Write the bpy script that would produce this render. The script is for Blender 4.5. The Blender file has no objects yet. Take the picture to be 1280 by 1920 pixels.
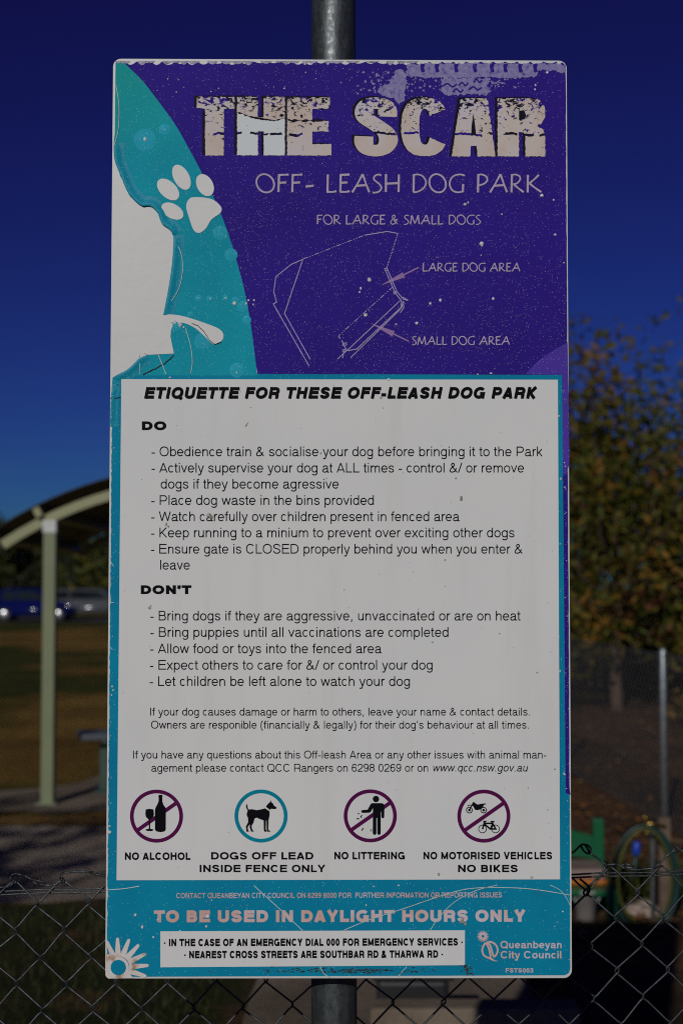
import bpy, bmesh, math, random
from mathutils import Vector, Matrix
from mathutils.geometry import tessellate_polygon
R = math.radians
random.seed(11)
scene = bpy.context.scene
COL = scene.collection

# ------------------------------------------------------------------ camera, sky, sun, exposure
CAM_H = 1.57
PITCH = math.atan(140 / 2667.0)
cd = bpy.data.cameras.new("camera"); cam = bpy.data.objects.new("camera", cd); COL.objects.link(cam)
cam.location = (0, 0, CAM_H); cam.rotation_euler = (math.pi / 2 + PITCH, 0, 0)
cd.sensor_fit = 'VERTICAL'; cd.sensor_height = 36.0; cd.sensor_width = 24.0; cd.lens = 50.0
cd.clip_start = 0.05; cd.clip_end = 3000
cd.dof.use_dof = True; cd.dof.focus_distance = 1.862; cd.dof.aperture_fstop = 5.2
scene.camera = cam
SUN_AZ, SUN_EL = R(194.8), R(24.1)         # azimuth clockwise from +Y
world = bpy.data.worlds.new("World"); scene.world = world; world.use_nodes = True
wn = world.node_tree.nodes; wl = world.node_tree.links
bg = wn['Background']; bg.inputs['Strength'].default_value = 0.05
sky = wn.new('ShaderNodeTexSky'); sky.sky_type = 'NISHITA'; sky.sun_disc = False
sky.sun_elevation = SUN_EL; sky.sun_rotation = SUN_AZ
sky.altitude = 600; sky.air_density = 1.0; sky.dust_density = 0.0; sky.ozone_density = 4.0
# deep clear autumn sky: per-channel density curve on the sky texture
sp_ = wn.new('ShaderNodeSeparateColor'); cb_ = wn.new('ShaderNodeCombineColor'); wl.new(sky.outputs[0], sp_.inputs[0])
for k, (g_, b_) in enumerate(((0.95, 0.0738), (2.05, 0.51), (1.70, 0.84))):
    # raw sky * 0.05 -> clamp -> gain * x^g, compensated for the exposure
    m1 = wn.new('ShaderNodeMath'); m1.operation = 'MULTIPLY'; m1.inputs[1].default_value = 0.05
    m2 = wn.new('ShaderNodeMath'); m2.operation = 'MINIMUM'; m2.inputs[1].default_value = 0.62
    m3 = wn.new('ShaderNodeMath'); m3.operation = 'POWER'; m3.inputs[1].default_value = g_
    m4 = wn.new('ShaderNodeMath'); m4.operation = 'MULTIPLY'; m4.inputs[1].default_value = b_ * 1.68 / 0.05
    wl.new(sp_.outputs[k], m1.inputs[0]); wl.new(m1.outputs[0], m2.inputs[0]); wl.new(m2.outputs[0], m3.inputs[0]); wl.new(m3.outputs[0], m4.inputs[0]); wl.new(m4.outputs[0], cb_.inputs[k])
wl.new(cb_.outputs[0], bg.inputs['Color'])
sd = bpy.data.lights.new("sun", 'SUN'); sd.energy = 3.2; sd.angle = R(0.5); sd.color = (1.0, 0.965, 0.91)
sun = bpy.data.objects.new("sun", sd); COL.objects.link(sun)
SUN_DIR = Vector((math.sin(SUN_AZ) * math.cos(SUN_EL), math.cos(SUN_AZ) * math.cos(SUN_EL), math.sin(SUN_EL)))
sun.rotation_euler = (-SUN_DIR).to_track_quat('-Z', 'Y').to_euler(); sun.location = (-8, -20, 12)
scene.view_settings.view_transform = 'Standard'; scene.view_settings.look = 'None'
scene.view_settings.exposure = -0.75; scene.view_settings.gamma = 1.0
scene.cycles.use_denoising = False; scene.cycles.filter_width = 1.0
scene.cycles.max_bounces = 6; scene.cycles.transparent_max_bounces = 12

# ------------------------------------------------------------------ helpers
def link(o, parent=None):
    COL.objects.link(o)
    if parent: o.parent = parent
    return o
def mesh_obj(name, verts, faces, mat=None, parent=None, smooth=False):
    me = bpy.data.meshes.new(name); me.from_pydata([tuple(v) for v in verts], [], faces); me.update()
    if mat:
        for m in (mat if isinstance(mat, (list, tuple)) else [mat]): me.materials.append(m)
    if smooth:
        for p in me.polygons: p.use_smooth = True
    return link(bpy.data.objects.new(name, me), parent)
def bm_obj(name, bm, mat=None, parent=None, smooth=False):
    me = bpy.data.meshes.new(name); bm.to_mesh(me); bm.free()
    if mat:
        for m in (mat if isinstance(mat, (list, tuple)) else [mat]): me.materials.append(m)
    if smooth:
        for p in me.polygons: p.use_smooth = True
    return link(bpy.data.objects.new(name, me), parent)
def tag(o, label=None, cat=None, group=None, kind=None):
    if label: o['label'] = label
    if cat: o['category'] = cat
    if group: o['group'] = group
    if kind: o['kind'] = kind
    return o
def empty(name, loc=(0, 0, 0), rz=0):
    o = bpy.data.objects.new(name, None); o.location = loc; o.rotation_euler = (0, 0, rz); o.empty_display_size = .1
    return link(o)
def copy_tree(o, parent=None):
    c = o.copy(); COL.objects.link(c); c.parent = parent
    for ch in list(o.children): copy_tree(ch, c)
    return c
def add_box(bm, c, s, rot=None, bevel=0.0):
    r = bmesh.ops.create_cube(bm, size=1.0)
    M = Matrix.Translation(Vector(c)) @ (rot.to_4x4() if rot else Matrix()) @ Matrix.Diagonal((*s, 1))
    bmesh.ops.transform(bm, matrix=M, verts=r['verts'])
    if bevel:
        es = list({e for v in r['verts'] for e in v.link_edges})
        bmesh.ops.bevel(bm, geom=es, offset=bevel, segments=2, affect='EDGES', profile=0.6)
def add_tube(bm, pts, r, seg=8, caps=True, closed=False):
    pts = [Vector(p) for p in pts]; n = len(pts); rings = []
    rr = r if isinstance(r, (list, tuple)) else [r] * n
    ref = None
    for i, p in enumerate(pts):
        if closed: t = pts[(i + 1) % n] - pts[i - 1]
        else: t = pts[min(i + 1, n - 1)] - pts[max(i - 1, 0)]
        if t.length < 1e-9: t = Vector((0, 0, 1))
        t.normalize()
        if ref is None:
            ref = Vector((0, 0, 1)) if abs(t.z) < .9 else Vector((1, 0, 0))
        a = (ref - t * ref.dot(t))
        if a.length < 1e-6: a = t.orthogonal()
        a.normalize(); ref = a; b = t.cross(a)
        rings.append([bm.verts.new(p + (a * math.cos(2 * math.pi * k / seg) + b * math.sin(2 * math.pi * k / seg)) * rr[i]) for k in range(seg)])
    m = n if closed else n - 1
    for i in range(m):
        A, B = rings[i], rings[(i + 1) % n]
        for k in range(seg):
            bm.faces.new((A[k], A[(k + 1) % seg], B[(k + 1) % seg], B[k]))
    if caps and not closed:
        bm.faces.new(rings[0][::-1]); bm.faces.new(rings[-1])
def add_prism(bm, prof, y0, y1, axis='Y'):
    """profile in (x,z), extruded from y0 to y1"""
    a = [bm.verts.new((x, y0, z)) for x, z in prof]; b = [bm.verts.new((x, y1, z)) for x, z in prof]
    n = len(prof)
    for i in range(n): bm.faces.new((a[i], a[(i + 1) % n], b[(i + 1) % n], b[i]))
    for tri in tessellate_polygon([[Vector((x, z, 0)) for x, z in prof]]):
        try:
            bm.faces.new([a[i] for i in tri]); bm.faces.new([b[i] for i in tri[::-1]])
        except ValueError: pass
def catmull(p, n=6, closed=False):
    P = [Vector((a[0], a[1])) for a in p]; m = len(P); out = []
    rng = range(m) if closed else range(m - 1)
    for i in rng:
        if closed: a, b, c, d = P[i - 1], P[i], P[(i + 1) % m], P[(i + 2) % m]
        else: a, b, c, d = P[max(i - 1, 0)], P[i], P[i + 1], P[min(i + 2, m - 1)]
        for k in range(n):
            t = k / n
            out.append(tuple(.5 * ((2 * b) + (c - a) * t + (2 * a - 5 * b + 4 * c - d) * t * t + (3 * b - a - 3 * c + d) * t ** 3)))
    if not closed: out.append(tuple(P[-1]))
    return out
def pix(x, y, Y):
    """world point seen at photo pixel x,y at the distance Y in front of the camera"""
    dx, dz = (x - 640) / 2667.0, (960 - y) / 2667.0
    c, s = math.cos(PITCH), math.sin(PITCH)
    d = Vector((dx, c - dz * s, s + dz * c))
    return Vector((0, 0, CAM_H)) + d * (Y / d.y)
def gnd(x, y):
    dx, dz = (x - 640) / 2667.0, (960 - y) / 2667.0
    c, s = math.cos(PITCH), math.sin(PITCH)
    d = Vector((dx, c - dz * s, s + dz * c))
    return Vector((0, 0, CAM_H)) + d * (-CAM_H / d.z)

# ------------------------------------------------------------------ materials
class NT:
    def __init__(s, name, rough=.6, spec=.5, metal=0.0):
        s.m = bpy.data.materials.new(name); s.m.use_nodes = True
        s.n = s.m.node_tree.nodes; s.l = s.m.node_tree.links
        s.b = s.n['Principled BSDF']; s.b.inputs['Roughness'].default_value = rough
        s.b.inputs['Specular IOR Level'].default_value = spec; s.b.inputs['Metallic'].default_value = metal
        s.tc = s.n.new('ShaderNodeTexCoord')
    def coord(s, scale=(1, 1, 1), out='Object'):
        mp = s.n.new('ShaderNodeMapping'); mp.inputs['Scale'].default_value = scale
        s.l.new(s.tc.outputs[out], mp.inputs[0]); return mp.outputs[0]
    def noise(s, scale, detail=4, rough=.55, vec=None, dist=0.0):
        t = s.n.new('ShaderNodeTexNoise'); t.inputs['Scale'].default_value = scale; t.inputs['Detail'].default_value = detail
        t.inputs['Roughness'].default_value = rough; t.inputs['Distortion'].default_value = dist
        s.l.new(vec if vec else s.tc.outputs['Object'], t.inputs['Vector']); return t.outputs['Fac']
    def voro(s, scale, vec=None):
        t = s.n.new('ShaderNodeTexVoronoi'); t.inputs['Scale'].default_value = scale
        s.l.new(vec if vec else s.tc.outputs['Object'], t.inputs['Vector']); return t
    def ramp(s, fac, stops, interp='LINEAR'):
        r = s.n.new('ShaderNodeValToRGB'); r.color_ramp.interpolation = interp
        e = r.color_ramp.elements
        while len(e) < len(stops): e.new(.5)
        for i, (p, c) in enumerate(stops):
            e[i].position = p; e[i].color = (*c, 1) if isinstance(c, (tuple, list)) else (c, c, c, 1)
        s.l.new(fac, r.inputs[0]); return r.outputs[0]
    def val(s, v):
        return v
    def math(s, op, a, b=None, c=None):
        t = s.n.new('ShaderNodeMath'); t.operation = op
        for i, v in enumerate((a, b, c)):
            if v is None: continue
            if isinstance(v, (int, float)): t.inputs[i].default_value = v
            else: s.l.new(v, t.inputs[i])
        return t.outputs[0]
    def mix(s, fac, a, b):
        t = s.n.new('ShaderNodeMix'); t.data_type = 'RGBA'
        for i, v in ((0, fac), (6, a), (7, b)):
            if isinstance(v, (int, float)): t.inputs[i].default_value = v
            elif isinstance(v, (tuple, list)): t.inputs[i].default_value = (*v, 1)
            else: s.l.new(v, t.inputs[i])
        return t.outputs[2]
    def sep(s, v=None):
        t = s.n.new('ShaderNodeSeparateXYZ'); s.l.new(v if v else s.tc.outputs['Object'], t.inputs[0]); return t.outputs
    def color(s, c):
        if isinstance(c, (tuple, list)): s.b.inputs['Base Color'].default_value = (*c, 1)
        else: s.l.new(c, s.b.inputs['Base Color'])
        return s
    def bump(s, h, strength=.3, dist=.01):
        t = s.n.new('ShaderNodeBump'); t.inputs['Strength'].default_value = strength; t.inputs['Distance'].default_value = dist
        s.l.new(h, t.inputs['Height']); s.l.new(t.outputs[0], s.b.inputs['Normal']); return s
    def rough(s, v):
        s.l.new(v, s.b.inputs['Roughness']); return s

def mat_plain(name, c, rough=.6, var=.15, scale=8, spec=.4, metal=0.0, bump=0.0, bscale=60):
    t = NT(name, rough, spec, metal)
    d = tuple(max(0, x * (1 - var)) for x in c); u = tuple(x * (1 + var) for x in c)
    t.color(t.ramp(t.noise(scale, 5), [(.3, d), (.7, u)]))
    if bump: t.bump(t.noise(bscale, 6), bump, .01)
    return t.m
def mat_film(name, col, dot, dens, col2=None, dotsize=.13, fade=None, top=.12):
    """crazed vinyl: tiny pale pits where the print has flaked"""
    t = NT(name, .6, .06)
    v = t.coord((1, 0.001, 1))
    base = t.ramp(t.noise(7, 4, vec=v), [(.3, tuple(x * .9 for x in col)), (.7, tuple(x * 1.1 for x in (col2 or col)))])
    if fade:
        z = t.sep()[2]; base = t.mix(t.math('MULTIPLY', t.ramp(t.math('MULTIPLY_ADD', t.noise(12, 3, vec=v), .10, z), [(.50, 0.0), (.64, 1.0)]), .8), base, fade)
    vo = t.voro(440, v); sp = t.n.new('ShaderNodeSeparateColor'); t.l.new(vo.outputs['Color'], sp.inputs[0])
    big = t.ramp(t.noise(11, 3, vec=v), [(.35, .4), (.65, 1.0)])
    z2 = t.sep()[2]
    big = t.math('MULTIPLY', big, t.ramp(z2, [(.44, 1.0), (.53, top)]))
    size = t.math('MULTIPLY_ADD', sp.outputs[0], dotsize, .13)
    gate = t.math('LESS_THAN', sp.outputs[1], t.math('MULTIPLY', big, dens))
    f = t.math('MULTIPLY', t.math('LESS_THAN', vo.outputs['Distance'], size), gate)
    f = t.math('MULTIPLY', f, t.math('MULTIPLY_ADD', sp.outputs[2], .6, .4))
    t.color(t.mix(f, base, dot))
    t.bump(t.noise(260, 3, vec=v), .25, .001)
    return t.m
M = {}
M['alu'] = mat_plain('panel_white', (.65, .66, .645), .45, .03, 6, bump=.03)
M['purple'] = mat_film('purple_film', (.030, .012, .25), (.34, .26, .48), 1.1)
M['violet'] = mat_film('faded_violet_film', (.085, .045, .40), (.45, .38, .6), .7)
M['teal'] = mat_film('teal_film', (.006, .31, .43), (.22, .55, .62), .8, (.008, .35, .45), fade=(.012, .36, .33), top=.4)
M['tealblue'] = mat_film('teal_border_film', (.003, .235, .42), (.3, .55, .62), .08, (.003, .25, .40), .12)
M['tealfaded'] = mat_film('faded_green_film', (.02, .42, .40), (.3, .6, .6), .4)
M['blister'] = mat_film('blister_film', (.022, .39, .52), (.4, .68, .72), .9)
def white_sheet():
    t = NT('white_sheet', .6, .05)
    v = t.coord((1, .001, 1))
    base = t.ramp(t.noise(4, 5, vec=v), [(.3, (.72, .735, .735)), (.7, (.765, .77, .755))])
    st = t.ramp(t.noise(14, 5, .6, t.coord((1.6, .001, .16))), [(.52, 0.0), (.72, .22)]); base = t.mix(st, base, (.60, .58, .53))
    vo = t.voro(70, v); sp = t.n.new('ShaderNodeSeparateColor'); t.l.new(vo.outputs['Color'], sp.inputs[0])
    f = t.math('MULTIPLY', t.math('LESS_THAN', vo.outputs['Distance'], .05), t.math('LESS_THAN', sp.outputs[1], .07))
    t.color(t.mix(t.math('MULTIPLY', f, .6), base, (.2, .18, .15))); t.bump(t.noise(300, 2, vec=v), .06, .001)
    return t.m
M['white'] = white_sheet()
M['ink'] = mat_plain('black_ink', (.006, .006, .009), .5, .1, 40, spec=.03)
M['maroon'] = mat_plain('maroon_ink', (.10, .008, .075), .5, .08, 30, spec=.03)
M['tealink'] = mat_plain('teal_ink', (.004, .25, .36), .5, .08, 30, spec=.03)
M['lilac'] = mat_plain('lilac_ink', (.50, .42, .55), .5, .1, 60, spec=.03)
M['lilacline'] = mat_plain('lilac_line_ink', (.42, .36, .60), .5, .2, 200, spec=.03)
M['arrow'] = mat_plain('mauve_ink', (.32, .20, .44), .5, .1, 100, spec=.03)
M['shadowink'] = mat_plain('black_drop_shadow_ink', (.012, .010, .022), .5, .1, 40, spec=.03)
def pink_ink():
    t = NT('faded_pink_ink', .6, .04); v = t.coord((1, .001, 1))
    t.color(t.ramp(t.noise(14, 3, vec=v), [(.40, (.66, .42, .37)), (.52, (.68, .49, .48)), (.62, (.66, .57, .64))])); return t.m
M['pink'] = pink_ink()
M['petal'] = (lambda t: (t.color(t.ramp(t.noise(55, 5, vec=t.coord((1, .001, 1))), [(.36, (.42, .27, .15)), (.46, (.72, .64, .60)), (.6, (.74, .72, .70))])), t.m)[1])(NT('stained_petal_white', .5, .3))
def distressed(name, c1, c2, c3, v_top, v_bot, amount=1.0):
    t = NT(name, .6, .04)
    x, y, z = t.sep()
    base = t.ramp(t.noise(16, 2, vec=t.coord((1, .001, 1))), [(.38, c1), (.52, c2), (.68, c3)])
    hrel = t.math('DIVIDE', t.math('SUBTRACT', z, v_bot), v_top - v_bot)
    thr = t.ramp(hrel, [(0.0, .67), (.28, .655), (.40, .60), (.60, .60), (.76, .55), (.88, .515), (1.0, .495)])
    n = t.noise(165, 5, .66, t.coord((.8, .001, 1.25)), .5)
    holes = t.math('GREATER_THAN', n, t.math('SUBTRACT', thr, (amount - 1) * .03))
    wob = t.math('MULTIPLY_ADD', t.noise(26, 4, .6, t.coord((1, .001, .4))), .26, -.13 + .36)
    crack = t.math('LESS_THAN', t.math('ABSOLUTE', t.math('SUBTRACT', hrel, wob)), t.math('MULTIPLY', t.math('GREATER_THAN', t.noise(60, 2, vec=t.coord((1, .001, .5))), .47), .02))
    f = t.math('MAXIMUM', holes, crack)
    dark = t.mix(t.math('GREATER_THAN', t.noise(45, 2, vec=t.coord((1, .001, 1))), .53), (.012, .01, .03), (.034, .014, .26))
    t.color(t.mix(f, base, dark)); return t.m
M['residue'] = (lambda t: (t.color(t.ramp(t.noise(150, 5, .7, t.coord((1, .001, 1))), [(.36, (.07, .04, .30)), (.44, (.20, .17, .42)), (.7, (.33, .30, .52))])), t.bump(t.noise(500, 3), .3, .001), t.m)[2])(NT('tape_residue', .55, .3))
M['scallop'] = mat_plain('scallop_residue', (.40, .38, .50), .5, .35, 120, spec=.03)
M['chip'] = mat_plain('chipped_paint', (.62, .66, .66), .5, .3, 300, spec=.03)
M['chipgrey'] = mat_plain('bird_lime', (.36, .34, .30), .7, .5, 300, spec=.2)
M['grime_and_edge_shade'] = mat_plain('grime_and_edge_shade', (.05, .055, .05), .8, .6, 400, spec=.1)
M['scratch'] = mat_plain('scratch_white', (.50, .62, .62), .5, .2, 200, spec=.03)
def galv(name, c, rough=.5):
    t = NT(name, rough, .5, .75)
    x, y, z = t.sep()
    n = t.noise(90, 5, .65, t.coord((1, 1, .25)))
    t.color(t.ramp(n, [(.3, tuple(k * .55 for k in c)), (.55, c), (.75, tuple(min(1, k * 1.5) for k in c))]))
    t.rough(t.ramp(t.noise(140, 4), [(.3, .36), (.7, .62)])); t.bump(t.noise(300, 4, vec=t.coord((1, 1, .3))), .15, .002)
    return t.m
M['galv'] = galv('galvanised_pipe', (.11, .125, .13), .5)
M['wire'] = galv('galvanised_wire', (.075, .085, .09), .5)
M['galvpost'] = galv('galvanised_post', (.36, .40, .42), .5)

# ------------------------------------------------------------------ the sign panel frame
def build_pose():
    th = .0525 - .04476
    c, s = math.cos(th), math.sin(th)
    tx, ty, tz = -.00255, 1.85597, .08258
    loc = Vector((tx, ty * c - tz * s, CAM_H + ty * s + tz * c))
    rot = Matrix.Rotation(th, 3, 'X') @ Matrix.Rotation(.008396, 3, 'Z') @ Matrix.Rotation(.001384, 3, 'Y')
    return loc, rot
P_LOC, P_ROT = build_pose()
P_INV = P_ROT.inverted()
PW, PH = .6, 1.2008
_c, _s = math.cos(PITCH), math.sin(PITCH)
_n = P_ROT @ Vector((0, -1, 0)); _o = Vector((0, 0, CAM_H)); _k = _n.dot(P_LOC - _o)
def uv(x, y):
    """a point measured on the face of the panel (photo grid) -> metres across and up the panel from its centre"""
    dx, dz = (x - 640) / 2667.0, (960 - y) / 2667.0
    d = Vector((dx, _c - dz * _s, _s + dz * _c))
    p = P_INV @ (_o + d * (_k / _n.dot(d)) - P_LOC)
    return p.x, p.z

SIGN = empty('notice_sign', (-.009, 1.93, 0))
tag(SIGN, 'tall weathered purple and teal dog park notice sign on a round galvanised pole', 'sign')
def sign_child(o, parent):
    o.parent = parent
# pole
bm = bmesh.new()
add_tube(bm, [(0, 0, -.02 + k * .1) for k in range(28)], .0305, 40)
POLE = bm_obj('pole', bm, M['galv'], SIGN, True); POLE.rotation_euler = (0, R(-.05), 0)
# panel: 3 mm sheet with rounded corners
def rrect(w, h, r, n=7):
    o = []
    for cx, cy, a in ((w / 2 - r, h / 2 - r, 0), (-w / 2 + r, h / 2 - r, 90), (-w / 2 + r, -h / 2 + r, 180), (w / 2 - r, -h / 2 + r, 270)):
        for k in range(n + 1):
            t = R(a + 90 * k / n); o.append((cx + r * math.cos(t), cy + r * math.sin(t)))
    return o
bm = bmesh.new(); add_prism(bm, rrect(PW, PH, .0105), 0, .003)
bmesh.ops.recalc_face_normals(bm, faces=bm.faces)
PANEL = bm_obj('panel', bm, M['alu'], SIGN)
PANEL.location = P_LOC - SIGN.location; PANEL.rotation_euler = P_ROT.to_euler()
for z in (1.25, 2.1):
    bm = bmesh.new()
    ring = [(.037 * math.cos(R(a)), .037 * math.sin(R(a)), 0) for a in range(0, 360, 15)]
    for dz in (-.012, .012): add_tube(bm, [(x, y, dz) for x, y, _ in ring], .006, 6, closed=True)
    add_box(bm, (0, -.055, 0), (.16, .02, .03), bevel=.003)
    b = bm_obj('bracket', bm, M['galvpost'], SIGN); b.location = (0, 0, z)

class Print:
    """flat printed shapes on the panel face; each shape a hair above the one before"""
    def __init__(s, w): s.v = []; s.f = []; s.w = w; s.k = 0
    def _add(s, pts, faces, raw=False):
        b = len(s.v); w = s.w + (s.k % 8) * 1.5e-5; s.k += 1
        for p in pts:
            u = p if raw else uv(*p)
            s.v.append((u[0], -w, u[1]))
        s.f += [tuple(b + i for i in f) for f in faces]
    def poly(s, pts, raw=False):
        t = tessellate_polygon([[Vector((p[0], p[1], 0)) for p in pts]]); s._add(pts, t, raw)
    def ribbon(s, pts, h, hy=None, closed=False, taper=None):
        hy = h if hy is None else hy
        q = [pts[0]]
        for p in pts[1:]:
            if abs(p[0] - q[-1][0]) + abs(p[1] - q[-1][1]) > 1e-6: q.append(p)
        if closed and abs(q[0][0] - q[-1][0]) + abs(q[0][1] - q[-1][1]) < 1e-6: q.pop()
        n = len(q)
        if n < 2: return
        L, Rr = [], []
        for i in range(n):
            a = q[i - 1] if (i > 0 or closed) else None
            c = q[(i + 1) % n] if (i < n - 1 or closed) else None
            ns = []
            for u, w in ((a, q[i]), (q[i], c)):
                if u is None or w is None: continue
                d = (w[0] - u[0], w[1] - u[1]); l = math.hypot(*d); ns.append((-d[1] / l, d[0] / l))
            if len(ns) == 2:
                m = (ns[0][0] + ns[1][0], ns[0][1] + ns[1][1]); l = math.hypot(*m)
                if l < .3: m = ns[0]; k = 1
                else: m = (m[0] / l, m[1] / l); k = min(2.2, 1 / max(.2, m[0] * ns[0][0] + m[1] * ns[0][1]))
            else: m = ns[0]; k = 1
            tt = taper[min(i, len(taper) - 1)] if taper else 1
            ox, oy = m[0] * h * k * tt, m[1] * hy * k * tt
            L.append((q[i][0] + ox, q[i][1] + oy)); Rr.append((q[i][0] - ox, q[i][1] - oy))
        m = n if closed else n - 1
        s._add(L + Rr, [(i, (i + 1) % n, n + (i + 1) % n, n + i) for i in range(m)])
    def ellipse(s, cx, cy, a, b=None, ang=0, n=40):
        b = a if b is None else b; c, k = math.cos(R(ang)), math.sin(R(ang)); o = []
        for i in range(n):
            x, y = a * math.cos(2 * math.pi * i / n), b * math.sin(2 * math.pi * i / n); o.append((cx + x * c - y * k, cy + x * k + y * c))
        s._add(o, [tuple(range(n))])
    def ring(s, cx, cy, r0, r1, n=64):
        o = []
        for i in range(n):
            t = 2 * math.pi * i / n; o += [(cx + r0 * math.cos(t), cy + r0 * math.sin(t)), (cx + r1 * math.cos(t), cy + r1 * math.sin(t))]
        s._add(o, [(2 * i, 2 * i + 1, (2 * i + 3) % (2 * n), (2 * i + 2) % (2 * n)) for i in range(n)])
    def build(s, name, mat, label=None):
        f = []
        for t in s.f:   # make every face look out of the panel
            a, b, c = (Vector(s.v[t[0]]), Vector(s.v[t[1]]), Vector(s.v[t[2]]))
            f.append(t if (b - a).cross(c - a).y < 0 else t[::-1])
        o = mesh_obj(name, s.v, f, mat, PANEL)
        if label: o['label'] = label
        return o

# ------------------------------------------------------------------ lettering: a grotesque alphabet drawn as strokes
CAP, XH, DESC = 718, 523, -207
ADV = dict(zip('abcdefghijklmnopqrstuvwxyz', (556, 556, 500, 556, 556, 278, 556, 556, 222, 222, 500, 222, 833, 556, 556, 556, 556, 333, 500, 278, 556, 500, 722, 500, 500, 500)))
ADV.update(zip('ABCDEFGHIJKLMNOPQRSTUVWXYZ', (667, 667, 722, 722, 667, 611, 778, 722, 278, 500, 667, 556, 833, 722, 778, 667, 778, 722, 667, 611, 722, 667, 944, 667, 667, 611)))
ADV.update({c: 556 for c in '0123456789'}); ADV.update({' ': 278, '-': 333, '.': 278, ',': 278, '&': 700, '/': 290, '(': 333, ')': 333, '’': 222, '·': 278})
def glyph(ch, s):
    h = s / 2; W = ADV[ch] + max(0, s - 80) * .45; C, x, D = CAP, XH, DESC; b = 68; o = 40; P = []
    t = C - h; xt = x - h; add = P.append
    def arc(cx, cy, rx, ry, a0, a1, n=22):
        out = []
        for i in range(n + 1):
            a = R(a0 + (a1 - a0) * i / n); ca, sa = math.cos(a), math.sin(a)
            out.append((cx + rx * math.copysign(abs(ca) ** .92, ca), cy + ry * math.copysign(abs(sa) ** .92, sa)))
        return out
    def full(l, r, y0, y1): add(('c', arc((l + r) / 2, (y0 + y1) / 2, (r - l) / 2, (y1 - y0) / 2, 0, 360, 32)))
    def bowl(x0, y0, y1, xr):
        ry = (y1 - y0) / 2; rx = min(ry * 1.0, (xr - x0) * .62)
        add([(x0, y1)] + arc(xr - rx, (y0 + y1) / 2, rx, ry, 90, -90, 16) + [(x0, y0)])
    def ess(l, r, y0, y1):
        q = [(.95, .75), (.83, .93), (.5, 1), (.17, .93), (.04, .755), (.17, .60), (.5, .515), (.84, .42), (.97, .24), (.84, .065), (.5, 0), (.15, .07), (.02, .27)]
        add(catmull([(l + (r - l) * a, y0 + (y1 - y0) * c) for a, c in q], 4))
    def arch(l, r, y):   # n-shaped shoulder
        w = r - l
        add(catmull([(l, y * .60), (l + .22 * w, y - h - .07 * y), (l + .55 * w, y - h), (r - .07 * w, y - h - .10 * y), (r, .66 * y)], 4) + [(r, 0)])
    l, r = b + h, W - b - h
    ol, orr = o + h, W - o - h
    if ch in 'OQ': full(ol, orr, h - 8, t + 8)
    if ch == 'Q': add([(.57 * W, .2 * C), (W - 55, -20)])
    elif ch == 'A':
        e = 12 + h * 1.1; add([(e, 0), (W / 2, C - h * .35), (W - e, 0)]); f = .27; add([(e + (W / 2 - e) * f + h * .4, .27 * C), (W - e - (W / 2 - e) * f - h * .4, .27 * C)])
    elif ch == 'B': add([(l, 0), (l, C)]); bowl(l, .52 * C, t, W - 85 - h); bowl(l, h, .52 * C, W - 55 - h)
    elif ch == 'C': add(arc(W / 2, C / 2, W / 2 - o - h, C / 2 - h + 8, 38, 322, 30))
    elif ch == 'D': add([(l, 0), (l, C)]); bowl(l, h, t, W - 45 - h)
    elif ch in 'EF':
        add([(l, 0), (l, C)]); add([(l, t), (W - 45, t)]); add([(l, .53 * C), (W - 70, .53 * C)])
        if ch == 'E': add([(l, h), (W - 38, h)])
    elif ch == 'G': add(arc(W / 2, C / 2, W / 2 - o - h, C / 2 - h + 8, 40, 335, 30)); add([(.54 * W, .43 * C), (W - 62 - h, .43 * C), (W - 62 - h, 0)])
    elif ch == 'H': add([(l, 0), (l, C)]); add([(r, 0), (r, C)]); add([(l, .53 * C), (r, .53 * C)])
    elif ch == 'I': add([(W / 2, 0), (W / 2, C)])
    elif ch == 'J': add([(W - 75 - h, C), (W - 75 - h, .28 * C)] + arc(W / 2 - 10, .28 * C, W / 2 - 65 - h, .28 * C - h, 0, -180, 14))
    elif ch == 'K': add([(l, 0), (l, C)]); add([(W - 45 - h, C), (l, .34 * C)]); add([(.38 * W, .50 * C), (W - 22 - h, 0)])
    elif ch == 'L': add([(l, 0), (l, C)]); add([(l, h), (W - 30, h)])
    elif ch == 'M': add([(l, 0), (l, C)]); add([(r, 0), (r, C)]); add([(l, C - h * .6), (W / 2, h * .8), (r, C - h * .6)])
    elif ch == 'N': add([(l, 0), (l, C)]); add([(r, 0), (r, C)]); add([(l, C - h * .7), (r, h * .7)])
    elif ch == 'P': add([(l, 0), (l, C)]); bowl(l, .42 * C, t, W - 48 - h)
    elif ch == 'R': add([(l, 0), (l, C)]); bowl(l, .45 * C, t, W - 62 - h); add(catmull([(.5 * W, .45 * C), (W - 90 - h, .38 * C), (W - 78 - h, .15 * C), (W - 45 - h, 0)], 4))
    elif ch == 'S': ess(44 + h, W - 44 - h, h - 8, t + 8)
    elif ch == 'T': add([(W / 2, 0), (W / 2, C)]); add([(18, t), (W - 18, t)])
    elif ch == 'U': add([(l, C), (l, .34 * C)] + arc(W / 2, .34 * C, W / 2 - l, .34 * C - h + 8, 180, 360, 18) + [(r, C)])
    elif ch == 'V': e = 15 + h * 1.1; add([(e, C), (W / 2, h * .35), (W - e, C)])
    elif ch == 'W': e = 12 + h * 1.05; add([(e, C), (.27 * W, h * .4), (W / 2, C - h * .4), (.73 * W, h * .4), (W - e, C)])
    elif ch == 'X': e = 15 + h; add([(e, C), (W - e, 0)]); add([(e, 0), (W - e, C)])
    elif ch == 'Y': e = 12 + h * 1.1; add([(e, C), (W / 2, .42 * C), (W - e, C)]); add([(W / 2, .45 * C), (W / 2, 0)])
    elif ch == 'Z': add([(35, t), (W - 35 - h, t), (35 + h, h), (W - 35, h)])
    elif ch == 'a':
        l, r = 42 + h, W - 88 - h
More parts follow.
